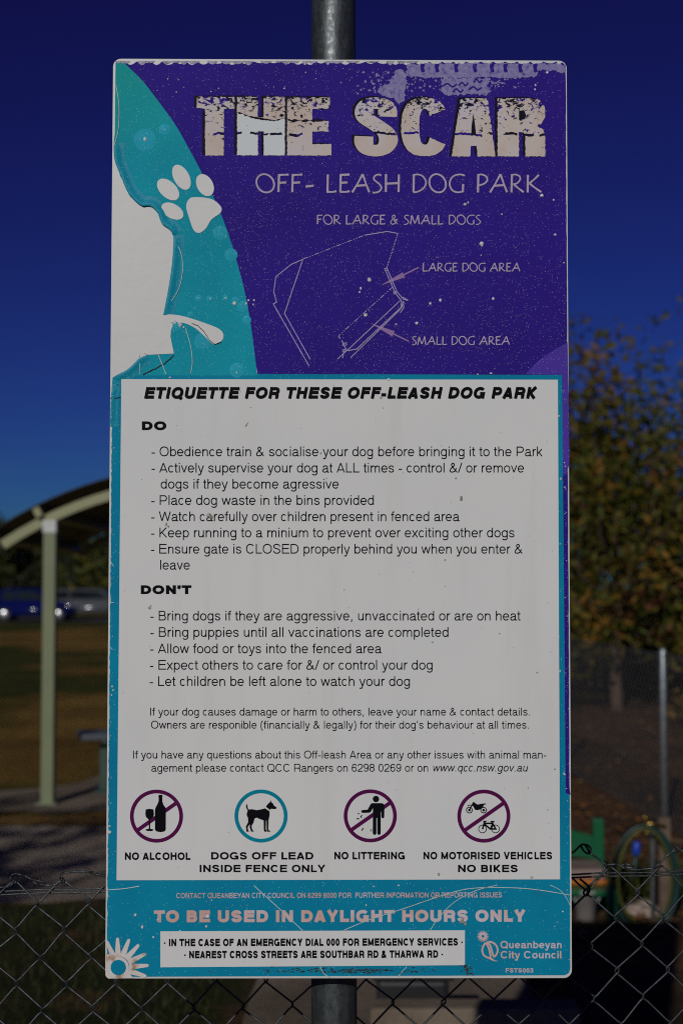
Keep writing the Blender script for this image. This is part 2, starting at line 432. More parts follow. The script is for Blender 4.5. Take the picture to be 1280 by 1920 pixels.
        add(catmull([(l + 14, .70 * x), (l + 55, .90 * x - h * .5), (W * .46, xt + 6), (r - 45, .93 * x - h * .6), (r, .70 * x)], 5) + [(r, .14 * x), (r + 30, h * .6 + 4), (W - 12, h + 2)])
        add(catmull([(r, .60 * x), (r - 60, .555 * x), (W * .38, .51 * x), (l + 22, .40 * x), (l, .24 * x), (l + 40, .05 * x + h * .6), (W * .40, h - 6), (r - 60, .10 * x + h * .3), (r, .36 * x)], 5))
    elif ch == 'b': l = 60 + h; add([(l, 0), (l, C)]); full(l, W - 38 - h, h - 6, xt + 6)
    elif ch == 'd': r = W - 60 - h; add([(r, 0), (r, C)]); full(38 + h, r, h - 6, xt + 6)
    elif ch == 'p': l = 60 + h; add([(l, D), (l, x)]); full(l, W - 38 - h, h - 6, xt + 6)
    elif ch == 'q': r = W - 60 - h; add([(r, D), (r, x)]); full(38 + h, r, h - 6, xt + 6)
    elif ch == 'g':
        r = W - 60 - h; full(38 + h, r, h - 2, xt + 6)
        add([(r, x), (r, -.06 * x)] + arc((48 + h + r) / 2, -.06 * x, (r - 48 - h) / 2, -.06 * x - D - h + 12, 0, -155, 14))
    elif ch == 'c': add(arc(W / 2, x / 2, W / 2 - 34 - h, x / 2 - h + 6, 42, 318, 24))
    elif ch == 'e': add(arc(W / 2, x / 2, W / 2 - 38 - h, x / 2 - h + 6, 0, 322, 26)); add([(38 + h, .50 * x), (W - 38 - h * .4, .50 * x)])
    elif ch == 'f': add([(.48 * W, 0), (.48 * W, C - 120)] + arc(.48 * W + 88, C - 120, 88, 120 - h + 4, 180, 95, 8) + [(W - 8, C - h + 4)]); add([(14, xt), (W - 20, xt)])
    elif ch in 'hn': l, r = 66 + h, W - 66 - h; add([(l, 0), (l, C if ch == 'h' else x)]); arch(l, r, x)
    elif ch == 'm': l = 66 + h; r = W - 66 - h; add([(l, 0), (l, x)]); arch(l, W / 2, x); arch(W / 2, r, x)
    elif ch in 'ij':
        m = W / 2; add([(m, C - max(s * 1.05, 80)), (m, C)])
        if ch == 'i': add([(m, 0), (m, x)])
        else: add([(m, x), (m, -100), (m - 50, D + h), (0, D + h)])
    elif ch == 'k': l = 62 + h; add([(l, 0), (l, C)]); add([(W - 30 - h, x), (l, .34 * x)]); add([(.42 * W, .58 * x), (W - 14 - h, 0)])
    elif ch == 'l': add([(W / 2, 0), (W / 2, C)])
    elif ch == 'o': full(36 + h, W - 36 - h, h - 6, xt + 6)
    elif ch == 'r': l = 66 + h; add([(l, 0), (l, x)]); add(catmull([(l, .58 * x), (l + 55, .88 * x - h * .6), (l + 130, xt + 2), (W - 8, xt + 2)], 4))
    elif ch == 's': ess(34 + h, W - 34 - h, h - 6, xt + 6)
    elif ch == 't': add([(.45 * W, x + 148), (.45 * W, 95)] + arc(.45 * W + 75, 95, 75, 95 - h + 4, 180, 265, 7) + [(W - 18, h)]); add([(14, xt), (W - 22, xt)])
    elif ch == 'u':
        l, r = 66 + h, W - 66 - h; w = r - l; add([(r, 0), (r, x)])
        add([(l, x)] + catmull([(l, .36 * x), (l + .07 * w, h + .10 * x), (l + .45 * w, h - 4), (r - .22 * w, h + .07 * x), (r, .40 * x)], 4))
    elif ch == 'v': e = 12 + h; add([(e, x), (W / 2, h * .4), (W - e, x)])
    elif ch == 'w': e = 10 + h; add([(e, x), (.28 * W, h * .4), (W / 2, x - h * .4), (.72 * W, h * .4), (W - e, x)])
    elif ch == 'x': e = 16 + h; add([(e, x), (W - e, 0)]); add([(e, 0), (W - e, x)])
    elif ch == 'y': e = 12 + h; add([(e, x), (W / 2 + 8, 0)]); add([(W - e, x), (W / 2 - 5, -60), (W / 2 - 55, D * .82), (W / 2 - 110, D + h), (40, D + h)])
    elif ch == 'z': add([(30, xt), (W - 30 - h, xt), (30 + h, h), (W - 30, h)])
    elif ch == '0': full(42 + h, W - 42 - h, h - 6, t + 2)
    elif ch == '2': l, r = 40 + h, W - 45 - h; add(catmull([(l, .68 * C), (l + 35, .88 * C - h * .5), (W / 2, t), (r - 25, .88 * C - h * .5), (r, .70 * C), (r - 60, .48 * C), (l + 90, .24 * C), (l + 6, h)], 5)); add([(l - h, h), (W - 45, h)])
    elif ch == '3': l, r = 40 + h, W - 42 - h; add(catmull([(l, .73 * C), (l + 50, .93 * C - h * .6), (W / 2, t), (r - 40, .90 * C - h * .5), (r - 18, .73 * C), (r - 80, .57 * C), (W * .42, .53 * C)], 5)); add(catmull([(W * .42, .53 * C), (r - 60, .49 * C), (r, .27 * C), (r - 60, .07 * C + h * .5), (W / 2, h - 6), (l + 40, .07 * C + h * .5), (l - 6, .25 * C)], 5))
    elif ch in '69':
        l, r = 42 + h, W - 42 - h
        q = [(r - 16, .75 * C), (r - 60, .92 * C - h * .5), (W / 2 + 10, t), (l + 70, .86 * C), (l + 8, .62 * C), (l, .32 * C)]
        e = arc(W / 2, .31 * C, (r - l) / 2, .31 * C - h + 6, 0, 360, 28)
        if ch == '9': q = [(W - a, C - c) for a, c in q]; e = [(W - a, C - c) for a, c in e]
        add(catmull(q, 5)); add(('c', e))
    elif ch == '8': full(55 + h, W - 55 - h, .53 * C, t + 2); full(42 + h, W - 42 - h, h - 6, .53 * C)
    elif ch == '-': add([(40, .33 * C), (W - 40, .33 * C)])
    elif ch == '.': add([(W / 2, 0), (W / 2, max(s, 90))])
    elif ch == '·': add([(W / 2, 230), (W / 2, 230 + max(s * .8, 90))])
    elif ch == ',': add([(W / 2, max(s, 90)), (W / 2, 10), (W / 2 - 30, -100)])
    elif ch == '’': add([(W / 2, C), (W / 2, C - max(100, s * .75)), (W / 2 - max(30, s * .3), C - max(200, s * 1.35))])
    elif ch == '/': add([(15, -10), (W - 15, C + 10)])
    elif ch == '(': add(arc(W + 60, C * .38, W - 40, C * .68, 115, 245, 12))
    elif ch == ')': add(arc(-60, C * .38, W - 40, C * .68, 65, -65, 12))
    elif ch == '&': add(catmull([(W - 40 - h, 10), (.60 * W, .33 * C), (.30 * W, .68 * C), (.28 * W, .87 * C - h * .4), (.43 * W, t), (.57 * W, .86 * C - h * .4), (.50 * W, .65 * C), (.24 * W, .44 * C), (o + h, .22 * C), (.18 * W, .05 * C + h * .4), (.40 * W, h), (.64 * W, .13 * C + h * .5), (W - 110 - h, .45 * C)], 5))
    if ch in 'AVWMvw':      # flat apexes: each diagonal is a stroke of its own
        Q = []
        for q in P:
            if isinstance(q, tuple) or len(q) < 3: Q.append(q)
            else: Q += [[q[i], q[i + 1]] for i in range(len(q) - 1)]
        P = Q
    return P, W
def line(pr, text, x0, x1, base0, cap, s=62, italic=0.0, base1=None, track=0):
    """one line of print from x0 to x1 on the panel; base0/base1 baseline at each end"""
    base1 = base0 if base1 is None else base1
    strokes = []; pen = 0
    for ch in text:
        P, W = glyph(ch, s)
        for p in P:
            c = isinstance(p, tuple); q = p[1] if c else p
            strokes.append((c, [(pen + a, b) for a, b in q]))
        pen += W + track
    xs = [a for _, q in strokes for a, _ in q]; lo, hi = min(xs) - s / 2, max(xs) + s / 2
    if italic: hi += 0
    fx = (x1 - x0 - italic * cap) / (hi - lo); fy = cap / CAP
    for c, q in strokes:
        pts = []
        for a, b in q:
            X = x0 + (a - lo) * fx; t = (X - x0) / (x1 - x0); Y = base0 + (base1 - base0) * t - b * fy
            pts.append((X + italic * b * fy, Y))
        pr.ribbon(pts, s / 2 * fx, s / 2 * fy, closed=c)

# thin uneven pen capitals of the park name
def pen_glyph(ch):
    return {
        'O': (.98, [(1, [(.49 + .47 * math.cos(R(a + 8)), .5 + .52 * math.sin(R(a))) for a in range(0, 360, 12)])]),
        'F': (.60, [(0, [(.08, 0), (.11, 1)]), (0, [(.06, .97), (.4, .985), (.62, 1.0)]), (0, [(.1, .53), (.5, .55)])]),
        'L': (.60, [(0, [(.10, 1), (.08, .03)]), (0, [(.03, .02), (.35, .01), (.60, .05)])]),
        'E': (.62, [(0, [(.09, 0), (.11, 1)]), (0, [(.06, .975), (.62, 1.0)]), (0, [(.1, .53), (.50, .55)]), (0, [(.06, .02), (.38, .01), (.63, .05)])]),
        'A': (1.04, [(0, [(.02, -.02), (.34, .5), (.62, 1.02)]), (0, [(.62, 1.02), (.80, .5), (1.0, -.01)]), (0, [(.26, .36), (.87, .40)])]),
        'S': (.58, [(0, catmull([(.52, .95), (.34, 1.0), (.13, .90), (.10, .72), (.28, .56), (.46, .40), (.52, .2), (.36, .02), (.12, -.03), (.02, -.02)], 4))]),
        'H': (.86, [(0, [(.07, 0), (.08, 1.02)]), (0, [(.80, 0), (.82, 1.0)]), (0, [(.08, .48), (.81, .51)])]),
        'D': (.82, [(0, [(.08, .01), (.10, 1)]), (0, catmull([(.05, .97), (.35, 1.0), (.62, .88), (.79, .56), (.66, .24), (.36, .04), (.06, -.02)], 5))]),
        'G': (.90, [(0, catmull([(.88, .90), (.84, .97), (.56, 1.0), (.24, .88), (.06, .52), (.18, .14), (.48, -.01), (.82, .04)], 5)), (0, [(.80, .02), (.82, .46)])]),
        'P': (.64, [(0, [(.10, -.02), (.12, 1)]), (0, catmull([(.06, .97), (.32, 1.0), (.58, .88), (.63, .68), (.46, .48), (.14, .38)], 5))]),
        'R': (.78, [(0, [(.08, -.02), (.11, 1)]), (0, catmull([(.05, .96), (.30, 1.0), (.54, .90), (.58, .72), (.42, .52), (.18, .44)], 5)), (0, [(.22, .44), (.50, .2), (.78, 0)])]),
        'K': (.86, [(0, [(.10, -.02), (.11, .98)]), (0, [(.74, .98), (.45, .70), (.20, .50)]), (0, [(.2, .50), (.5, .26), (.88, 0)])]),
        'M': (1.08, [(0, [(.02, -.02), (.2, .98)]), (0, [(.2, .98), (.36, .5), (.54, .08)]), (0, [(.54, .08), (.72, .5), (.90, 1.0)]), (0, [(.90, 1.0), (1.02, 0)])]),
        '&': (.82, [(0, catmull([(.80, .02), (.50, .32), (.24, .70), (.28, .94), (.44, 1.0), (.54, .84), (.42, .64), (.14, .40), (.04, .18), (.2, 0), (.44, .04), (.62, .26), (.66, .46)], 4)), (0, [(.48, .46), (.82, .50)])]),
        '-': (.52, [(0, [(.0, .31), (.5, .37)])]),
    }[ch]
def pen_word(pr, text, x0, x1, base, cap, s):
    strokes = []; pen = 0
    for ch in text:
        W, P = pen_glyph(ch)
        strokes += [(c, [(pen + a, b) for a, b in q]) for c, q in P]; pen += W + .13
    xs = [a for _, q in strokes for a, _ in q]; lo, hi = min(xs), max(xs); fx = (x1 - x0 - s) / (hi - lo)
    for c, q in strokes:
        n = len(q); pts = [(x0 + s / 2 + (a - lo) * fx, base - b * cap) for a, b in q]
        tp = None if c else [1.2 if k in (0, n - 1) else .92 for k in range(n)]
        pr.ribbon(pts, s / 2, closed=bool(c), taper=tp)

# ------------------------------------------------------------------ printed films
def jag(pts, amp, step=3.0, closed=False):
    out = []
    n = len(pts)
    for i in range(n if closed else n - 1):
        a, b = pts[i], pts[(i + 1) % n]; L = math.hypot(b[0] - a[0], b[1] - a[1]); k = max(1, int(L / step))
        for j in range(k):
            t = j / k; e = amp if 0 < j else amp * .4
            out.append((a[0] + (b[0] - a[0]) * t + random.uniform(-e, e), a[1] + (b[1] - a[1]) * t + random.uniform(-e, e)))
    if not closed: out.append(pts[-1])
    return out
ARC = [(233, 118), (266, 150), (295, 187), (329, 234), (355, 280), (376, 319), (401, 371), (419, 413), (436, 463), (448, 505), (459, 548), (471, 614), (482, 701)]
ARC = catmull(ARC, 4)
TEAR1 = jag([(213.5, 268), (216, 301), (225, 329), (236, 352), (244.5, 369.5), (257, 377), (269, 389), (287, 387), (294, 394), (299, 408), (304, 419), (313, 422), (320, 433), (325, 442)], .9)
TEAR2 = catmull([(325, 442), (325.5, 459), (323, 494), (318, 530), (311, 569), (306, 592)], 5)
TEAR3 = jag([(278, 665), (262, 672), (243, 690), (228, 699), (211.5, 708)], .9)
def edge_x(y, side, inset):   # the panel's own left/right edge on the photo grid
    t = (y - 111) / 1724.0
    return (213 + (197 - 213) * t + inset) if side < 0 else (1062 + (1071 - 1062) * t - inset)
p = Print(.0003)
left_run = jag([(edge_x(y, -1, 3.5), y) for y in range(740, 1826, 22)], .9, 5)
bottom = [(edge_x(1830, -1, 6), 1830), (211, 1831.5), (1058, 1828.5), (1066, 1824)]
right_run = [(edge_x(y, 1, 2.4) + random.uniform(-.4, .4), y) for y in range(1815, 700, -24)]
p.poly([(225, 118)] + ARC + [(482, 703), (1060, 703)] + right_run[::-1] + bottom[::-1] + left_run[::-1] + [(209.5, 730)] + TEAR3[::-1] + [(306, 640)] + TEAR2[::-1] + TEAR1[::-1] + [(215.5, 250), (217, 118)])
p.build('teal_film', M['teal'])
p = Print(.00042)   # bluer border and footer
p.poly([(edge_x(735, -1, 4), 735)] + left_run + bottom[:1] + bottom[1:] + right_run + [(1062, 700), (481.5, 700), (481.8, 704), (300, 704), (228, 704), (226, 735)])
p.build('border_film', M['tealblue'])
p = Print(.00055)
top = []
xx = 234.0
while xx < 1052:   # scalloped upper edge where tape was pulled away
    wv = random.uniform(18, 30)
    if xx + wv > 1052: wv = 1052 - xx
    d = random.uniform(3.0, 8.0)
    for k in range(6): top.append((xx + wv * k / 6, 115.5 + d * math.sin(math.pi * k / 6) * .9))
    xx += wv
purple_right = [(edge_x(y, 1, 2.6) + random.uniform(-.5, .5), y) for y in range(122, 1485, 12)]
p.poly(top + [(1053, 117)] + purple_right + [(1069, 1490), (1059.5, 1487), (1058, 1300), (1056, 1050), (1054, 860), (1053, 703), (483, 701)] + ARC[::-1][1:])
p.build('purple_film', M['purple'])
p = Print(.0007)
p.poly(catmull([(984, 702), (1003, 682), (1030, 661), (1063, 642)], 5) + [(1065.2, 760), (1066.5, 868), (1062, 886), (1055.5, 893), (1054, 860), (1053.6, 703)])
p.build('violet_film', M['violet'])
# lifted lip of the torn film
def lip(path, width, side, hgt, name):
    v, f = [], []; n = len(path)
    prof = [(0, hgt * .75), (.10, hgt), (.28, hgt * .92), (.5, hgt * .45), (.75, hgt * .12), (1.0, .00047)]
    for i, q in enumerate(path):
        a = path[max(0, i - 2)]; b = path[min(n - 1, i + 2)]; d = (b[0] - a[0], b[1] - a[1]); L = math.hypot(*d) or 1
        nx, ny = -d[1] / L * side, d[0] / L * side
        fade = min(1, i / 5, (n - 1 - i) / 5) if n > 10 else 1
        for t, w in prof:
            u = uv(q[0] + nx * width * t * 1.0, q[1] + ny * width * t)
            v.append((u[0], -max(.00047, w * (.25 + .75 * fade) ), u[1]))
    m = len(prof)
    for i in range(n - 1):
        for k in range(m - 1): f.append((i * m + k, i * m + k + 1, (i + 1) * m + k + 1, (i + 1) * m + k))
    o = mesh_obj(name, v, f, M['teallip'], PANEL, True); return o
M['teallip'] = mat_film('lifted_teal_film', (.005, .29, .42), (.3, .6, .66), .8); _b = M['teallip'].node_tree.nodes; _b['Principled BSDF'].inputs['Roughness'].default_value = .45; _b['Principled BSDF'].inputs['Specular IOR Level'].default_value = .16; _b['Bump'].inputs['Strength'].default_value = .22; _b['Bump'].inputs['Distance'].default_value = .0015
lip(catmull(TEAR1[::6] + [TEAR1[-1]], 6), 19, -1, .0030, 'peeling_edge'); lip(TEAR2, 20, -1, .0028, 'peeling_edge'); lip(catmull(TEAR3[::5] + [TEAR3[-1]], 5), 18, -1, .0024, 'peeling_edge')
lip(jag([(211, 720), (208, 760), (207, 800)], .5), 14, -1, .002, 'peeling_edge')
# blisters in the film
for x, y, r in [(272, 262, 21), (309, 243, 11), (413, 437, 14), (434, 478, 13), (444, 694, 14), (380, 640, 16), (372, 560, 7), (393, 560, 6), (423, 559, 6), (455, 575, 11), (463, 600, 9), (330, 610, 12), (358, 590, 6), (441, 563, 7)]:
    bm = bmesh.new(); rows = []
    for k in range(4):
        rr = r * (1 - k / 4); rows.append([])
        for j in range(16):
            u = uv(x + rr * math.cos(j * math.pi / 8), y + rr * math.sin(j * math.pi / 8)); rows[-1].append(bm.verts.new((u[0], -(.00044 + .0007 * math.sin(k / 4 * 1.57)), u[1])))
    for k in range(3):
        for j in range(16): bm.faces.new((rows[k][j], rows[k][(j + 1) % 16], rows[k + 1][(j + 1) % 16], rows[k + 1][j]))
    bm.faces.new(rows[3]); bmesh.ops.recalc_face_normals(bm, faces=bm.faces)
    bm_obj('film_blister', bm, M['blister'], PANEL, True)
# residue of old tape, upper right
p = Print(.0009)
def blob(pts, amp=2.2, step=3): p.poly(jag(pts, amp, step, True))
blob([(763, 121), (800, 119), (900, 119), (1000, 119), (1058, 121), (1059, 137), (1020, 131), (1008, 134), (1003, 144), (968, 147), (930, 145), (872, 147), (820, 146), (790, 146), (762, 143)])
blob([(826, 148), (870, 147), (915, 148), (912, 160), (920, 172), (912, 180), (880, 176), (840, 180), (824, 172), (828, 160)])
blob([(739, 136), (752, 130), (762, 140), (760, 165), (758, 190), (748, 196), (738, 184), (718, 180), (708, 172), (712, 164), (728, 158)])
for _ in range(150):
    x, y = random.choice([(random.gauss(700, 22), random.gauss(160, 14)), (random.gauss(785, 30), random.gauss(158, 12)), (random.gauss(930, 22), random.gauss(156, 5))])
    r = random.uniform(.8, 3.0); p.poly(jag([(x - r, y), (x, y - r), (x + r, y), (x, y + r * .8)], .6, 2, True))
p.build('tape_residue', M['residue'])
p = Print(.0012)
for x in (792, 819, 855, 890, 922, 947, 975, 1003): p.poly(catmull([(x - 4, 121), (x + 4, 121), (x + 2, 127), (x + 4, 134), (x - 2, 136), (x - 4, 129)], 3, True))
for x, y, w in [(842, 160, 14), (868, 158, 9), (890, 166, 12), (858, 170, 10), (895, 152, 8)]: p.ribbon(catmull([(x - w, y + 3), (x - w * .3, y - 3), (x + w * .4, y + 3), (x + w, y - 2)], 4), 1.4)
p.build('residue_gaps', M['purple'])
p = Print(.0006)
xx = 216.0
while xx < 760:
    wv = random.uniform(9, 26); d = random.uniform(2, 7.5)
    p.poly([(xx, 114.5)] + [(xx + wv * k / 6, 115.5 + d * math.sin(math.pi * k / 6)) for k in range(7)] + [(xx + wv, 114.5)]); xx += wv + random.choice((0, 0, 6, 14))
p.build('top_scallops', M['scallop'])
# white notice and emergency strip
p = Print(.0009); p.poly([(228, 711), (1045, 712), (1049, 1648.6), (219, 1650.3)]); NOTICE = p.build('white_sheet', M['white'])
p = Print(.0009); p.poly([(301, 1746), (871, 1744), (871, 1809.5), (301, 1813.4)]); p.build('emergency_strip', M['white'])
# paw print and the white tail shape
p = Print(.0009)
for x, y, a, b, g in [(315.5, 355.5, 25, 15, 44), (340.5, 332.6, 25.5, 14.5, 62), (384.5, 347.4, 22, 15, 62), (323.6, 396, 22.5, 13.5, 30)]: p.ellipse(x, y, a, b, g)
z = lambda q: [(190 + a / 2.844, 90 + b / 2.844) for a, b in q]
p.poly(catmull(z([(453, 845), (470, 805), (500, 796), (560, 800), (605, 815), (640, 850), (635, 880), (600, 905), (580, 925), (560, 960), (530, 985), (505, 983), (487, 960), (470, 910)]), 4, True))
p.build('paw_print', M['alu']); p = Print(.0009)
z3 = lambda q: [(190 + a / 2.844, 400 + b / 2.844) for a, b in q]
p.poly(catmull(z3([(330, 545), (380, 540), (450, 552), (560, 588), (630, 618), (652, 650), (640, 682), (600, 700), (550, 655), (500, 612), (440, 585), (385, 582), (340, 580)]), 3, True))
p.poly(z3([(328, 548), (345, 570), (385, 590), (372, 625), (370, 660), (378, 700), (388, 748), (250, 755), (225, 745), (290, 690), (305, 620)]))
p.build('tail_shape', M['alu'])

# THE SCAR
zt = lambda q: [(360 + a / 4.571, 170 + b / 4.571) for a, b in q]
zs = lambda q: [(640 + a / 3.048, 170 + b / 3.048) for a, b in q]
def band(c, ro, ri, a0, a1, n=28, e=.8):
    def pt(r, a): ca, sa = math.cos(R(a)), math.sin(R(a)); return (c[0] + r[0] * math.copysign(abs(ca) ** e, ca), c[1] - r[1] * math.copysign(abs(sa) ** e, sa))
    return [pt(ro, a0 + (a1 - a0) * i / n) for i in range(n + 1)] + [pt(ri, a1 + (a0 - a1) * i / n) for i in range(n + 1)]
def title_shapes(p, dx=0, dy=0, rough=0.6):
    sh = lambda q: jag([(a + dx, b + dy) for a, b in q], rough, 3, True)
    p.poly(sh(zt([(42, 55), (365, 55), (365, 158), (273, 158), (273, 557), (113, 557), (113, 158), (42, 150)])))
    p.poly(sh(zt([(387, 55), (565, 55), (565, 230), (615, 230), (615, 55), (795, 55), (795, 557), (615, 557), (615, 350), (565, 350), (565, 557), (387, 557)])))
    p.poly(sh(zt([(815, 58), (1180, 58), (1180, 160), (1030, 160), (1030, 262), (1170, 262), (1170, 352), (1030, 352), (1030, 460), (1192, 460), (1192, 557), (815, 557)])))
    s = catmull([(262, 150), (262, 115), (245, 85), (200, 72), (150, 82), (130, 118), (140, 158), (200, 200), (250, 238), (268, 285), (245, 328), (200, 344), (150, 334), (128, 300), (128, 262)], 5)
    p.ribbon([(a + dx, b + dy) for a, b in zs(s)], 54 / 3.048, 33 / 3.048)
    p.poly(sh(zs(band((475, 208), (135, 168), (32, 102), 32, 328))))
    p.poly(sh(zs([(680, 45), (832, 45), (878, 377), (776, 377), (770, 318), (738, 318), (733, 377), (628, 377)])))
    p.poly(sh(zs([(890, 45), (1080, 45), (1130, 55), (1160, 95), (1162, 150), (1140, 190), (1115, 205), (1150, 222), (1162, 255), (1162, 377), (1048, 377), (1048, 262), (1040, 240), (1012, 238), (1012, 377), (890, 377)])))
p = Print(.0009); title_shapes(p, -5.0, -2.5, .8); p.build('title_shadow', M['shadowink'])
VT, VB = uv(700, 181)[1], uv(700, 292)[1]
p = Print(.0012); title_shapes(p); p.build('title_lettering', distressed('title_ink', (.62, .52, .465), (.64, .565, .52), (.62, .58, .65), VT, VB))
p = Print(.00135)
p.poly(jag(zt([(387, 192), (440, 205), (520, 228), (600, 243), (690, 262), (745, 248), (794, 232), (794, 556), (616, 556), (616, 351), (564, 351), (564, 556), (388, 556)]), .7, 3, True))
p.build('title_patch', distressed('title_white_ink', (.70, .75, .77), (.70, .75, .77), (.72, .77, .78), VT, VB, -1.5))
p = Print(.00145)
p.ribbon(jag(zt([(392, 190), (440, 203), (500, 226), (560, 238), (640, 250), (700, 262), (750, 250), (792, 236)]), .5, 3), .9, 1.3, taper=[.3, 1.6, .8, .2, .9, .5, .3, 1.1, 1.5, 1.0, 1.8, 1.4, 1.2, 1.9, 1.6, 1.1, 1.5, .8, 1.2, .5, .9, .4, 1.2, .8, .3])
p.ribbon(jag(zt([(818, 250), (860, 262), (900, 256), (950, 262), (1000, 255), (1040, 262), (1080, 255), (1120, 262)]), .5, 3), .9, 1.3, taper=[.3, 1.6, .8, 1.8, 2.2, 1.2, .3, .4, 1.5, 2.0, 1.8, .4, .4, 1.9, 1.6, 2.1, 1.5, .8, .2])
p.build('title_cracks', M['shadowink'])
p = Print(.0014)   # counters of A and R
p.poly(zs([(752, 128), (742, 200), (739, 256), (768, 256), (762, 200)])); p.poly(zs([(1012, 118), (1040, 112), (1052, 140), (1045, 165), (1012, 170)]))
p.build('title_counters', M['shadowink'])

p = Print(.0012)
for t, a, b in (('OFF', 479.2, 568.5), ('-', 571.3, 589.6), ('LEASH', 610.5, 749), ('DOG', 772, 871.2), ('PARK', 892.3, 1015.4)): pen_word(p, t, a, b, 360.6, 33, 3.3)
p.build('subtitle_lettering', M['lilac']); p = Print(.0012)
for t, a, b in (('FOR', 593.6, 639.3), ('LARGE', 647.5, 722.5), ('&', 731, 746), ('SMALL', 756, 831), ('DOGS', 840, 900.5)): pen_word(p, t, a, b, 420.6, 16.8, 1.95)
p.build('subtitle_lettering', M['lilac']); p = Print(.0012)
for t, a, b in (('LARGE', 445, 710), ('DOG', 742, 920), ('AREA', 947, 1178)): pen_word(p, t, 680 + a / 4, 680 + b / 4, 508.8, 15, 1.85)
p.build('map_lettering', M['lilac']); p = Print(.0012)
for t, a, b in (('SMALL', 365, 632), ('DOG', 662, 840), ('AREA', 868, 1100)): pen_word(p, t, 680 + a / 4, 680 + b / 4, 646.3, 15, 1.85)
p.build('map_lettering', M['lilac'])
# site map
p = Print(.0012)
zm = lambda q: [(480 + a / 2.0984, 400 + b / 2.0984) for a, b in q]
def dash(a, b, pat=(9, 3, 2, 3, 2, 3), h=.75):
    L = math.hypot(b[0] - a[0], b[1] - a[1]); t = 0; i = 0
    while t < L:
        e = min(L, t + pat[i % len(pat)])
        if i % 2 == 0: p.ribbon([(a[0] + (b[0] - a[0]) * t / L, a[1] + (b[1] - a[1]) * t / L), (a[0] + (b[0] - a[0]) * e / L, a[1] + (b[1] - a[1]) * e / L)], h)
        t = e; i += 1
for q in ([(187, 180), (138, 202), (78, 250), (70, 310), (81, 350), (68, 357), (208, 600)], [(184, 182), (112, 395), (213, 575)], [(515, 218), (553, 308), (578, 338), (597, 344)], [(508, 224), (546, 313), (570, 343), (574, 368), (560, 385), (372, 568)],
          [(566, 344), (358, 540)], [(578, 345), (580, 372), (566, 392)], [(572, 346), (568, 372), (395, 535), (357, 541)], [(515, 72), (557, 80)], [(425, 87), (515, 72)], [(357, 540), (320, 574)], [(346, 542), (340, 570)], [(325, 482), (330, 494)], [(336, 500), (342, 510), (340, 522)], [(345, 520), (357, 540)], [(575, 330), (597, 342)]):
    p.ribbon(zm(q), .85)
for x, y in ((510, 221), (545, 313), (350, 515), (345, 541)):
    p.ribbon(zm([(x - 5, y - 3), (x + 4, y - 5), (x + 6, y + 3), (x - 3, y + 5)]), .7, closed=True)
A_ = zm([(187, 180), (425, 87), (557, 80), (513, 216), (537, 290), (325, 482)])
dash(A_[0], A_[1]); dash(A_[2], A_[3], (5, 1.5, 3, 1.5, 5, 2)); dash(A_[4], A_[5])
p.build('site_map', M['lilacline'])
p = Print(.0011)
z8 = lambda q: [(680 + a / 4, 440 + b / 4) for a, b in q]
p.poly(z8([(130, 383), (298, 283), (318, 320)])); p.ribbon(z8([(306, 302), (418, 247)]), 1.4); p.build('map_arrow', M['arrow']); p = Print(.0011)
p.poly(z8([(55, 663), (238, 725), (220, 765)])); p.ribbon(z8([(228, 745), (342, 800)]), 1.4)
p.build('map_arrow', M['arrow'])

# notice lettering
p = Print(.0012)
line(p, 'ETIQUETTE FOR THESE OFF-LEASH DOG PARK', 270.5, 1008, 747.8, 21.8, 205, .20, 747.6)
p.build('heading_lettering', M['ink'])
for t, a, b, y in (('DO', 266.4, 312.2, 806.6), ('DON’T', 264.4, 362.4, 1113.8)):
    p = Print(.0012); line(p, t, a, b, y, 16.4, 212); p.build('heading_lettering', M['ink'])
p = Print(.0012)
for t, a, b, y in [('- Obedience train & socialise your dog before bringing it to the Park', 283.6, 1016, 855.5), ('- Actively supervise your dog at ALL times - control &/ or remove', 283.6, 982, 886), ('dogs if they become agressive', 301.7, 635.4, 916.2),
                   ('- Place dog waste in the bins provided', 283, 700.4, 946.7), ('- Watch carefully over children present in fenced area', 283, 861.8, 977.2), ('- Keep running to a minium to prevent over exciting other dogs', 282.7, 963.5, 1007.5),
                   ('- Ensure gate is CLOSED properly behind you when you enter &', 282.5, 979, 1038), ('leave', 300.7, 356.8, 1068),
                   ('- Bring dogs if they are aggressive, unvaccinated or are on heat', 281.3, 975.7, 1163.3), ('- Bring puppies until all vaccinations are completed', 281.3, 840, 1194), ('- Allow food or toys into the fenced area', 281, 716, 1224.7),
                   ('- Expect others to care for &/ or control your dog', 280.7, 810.3, 1255.5), ('- Let children be left alone to watch your dog', 280, 768, 1286)]:
    p = Print(.0012); line(p, t, a, b, y, 18.2, 80); p.build('rule_lettering', M['ink'])
for t, a, b, y, it in [('If your dog causes damage or harm to others, leave your name & contact details.', 282, 992.4, 1341.5, 0), ('Owners are responible (financially & legally) for their dog’s behaviour at all times.', 283.6, 990.4, 1366, 0),
                       ('If you have any questions about this Off-leash Area or any other issues with animal man-', 250, 1024, 1422, 0), ('agement please contact QCC Rangers on 6298 0269 or on', 284.3, 802, 1446.7, 0), ('www.qcc.nsw.gov.au', 809.3, 990, 1446.4, .2)]:
    p = Print(.0012); line(p, t, a, b, y, 14.8, 84, it); p.build('rule_lettering', M['ink'])
p = Print(.0012)
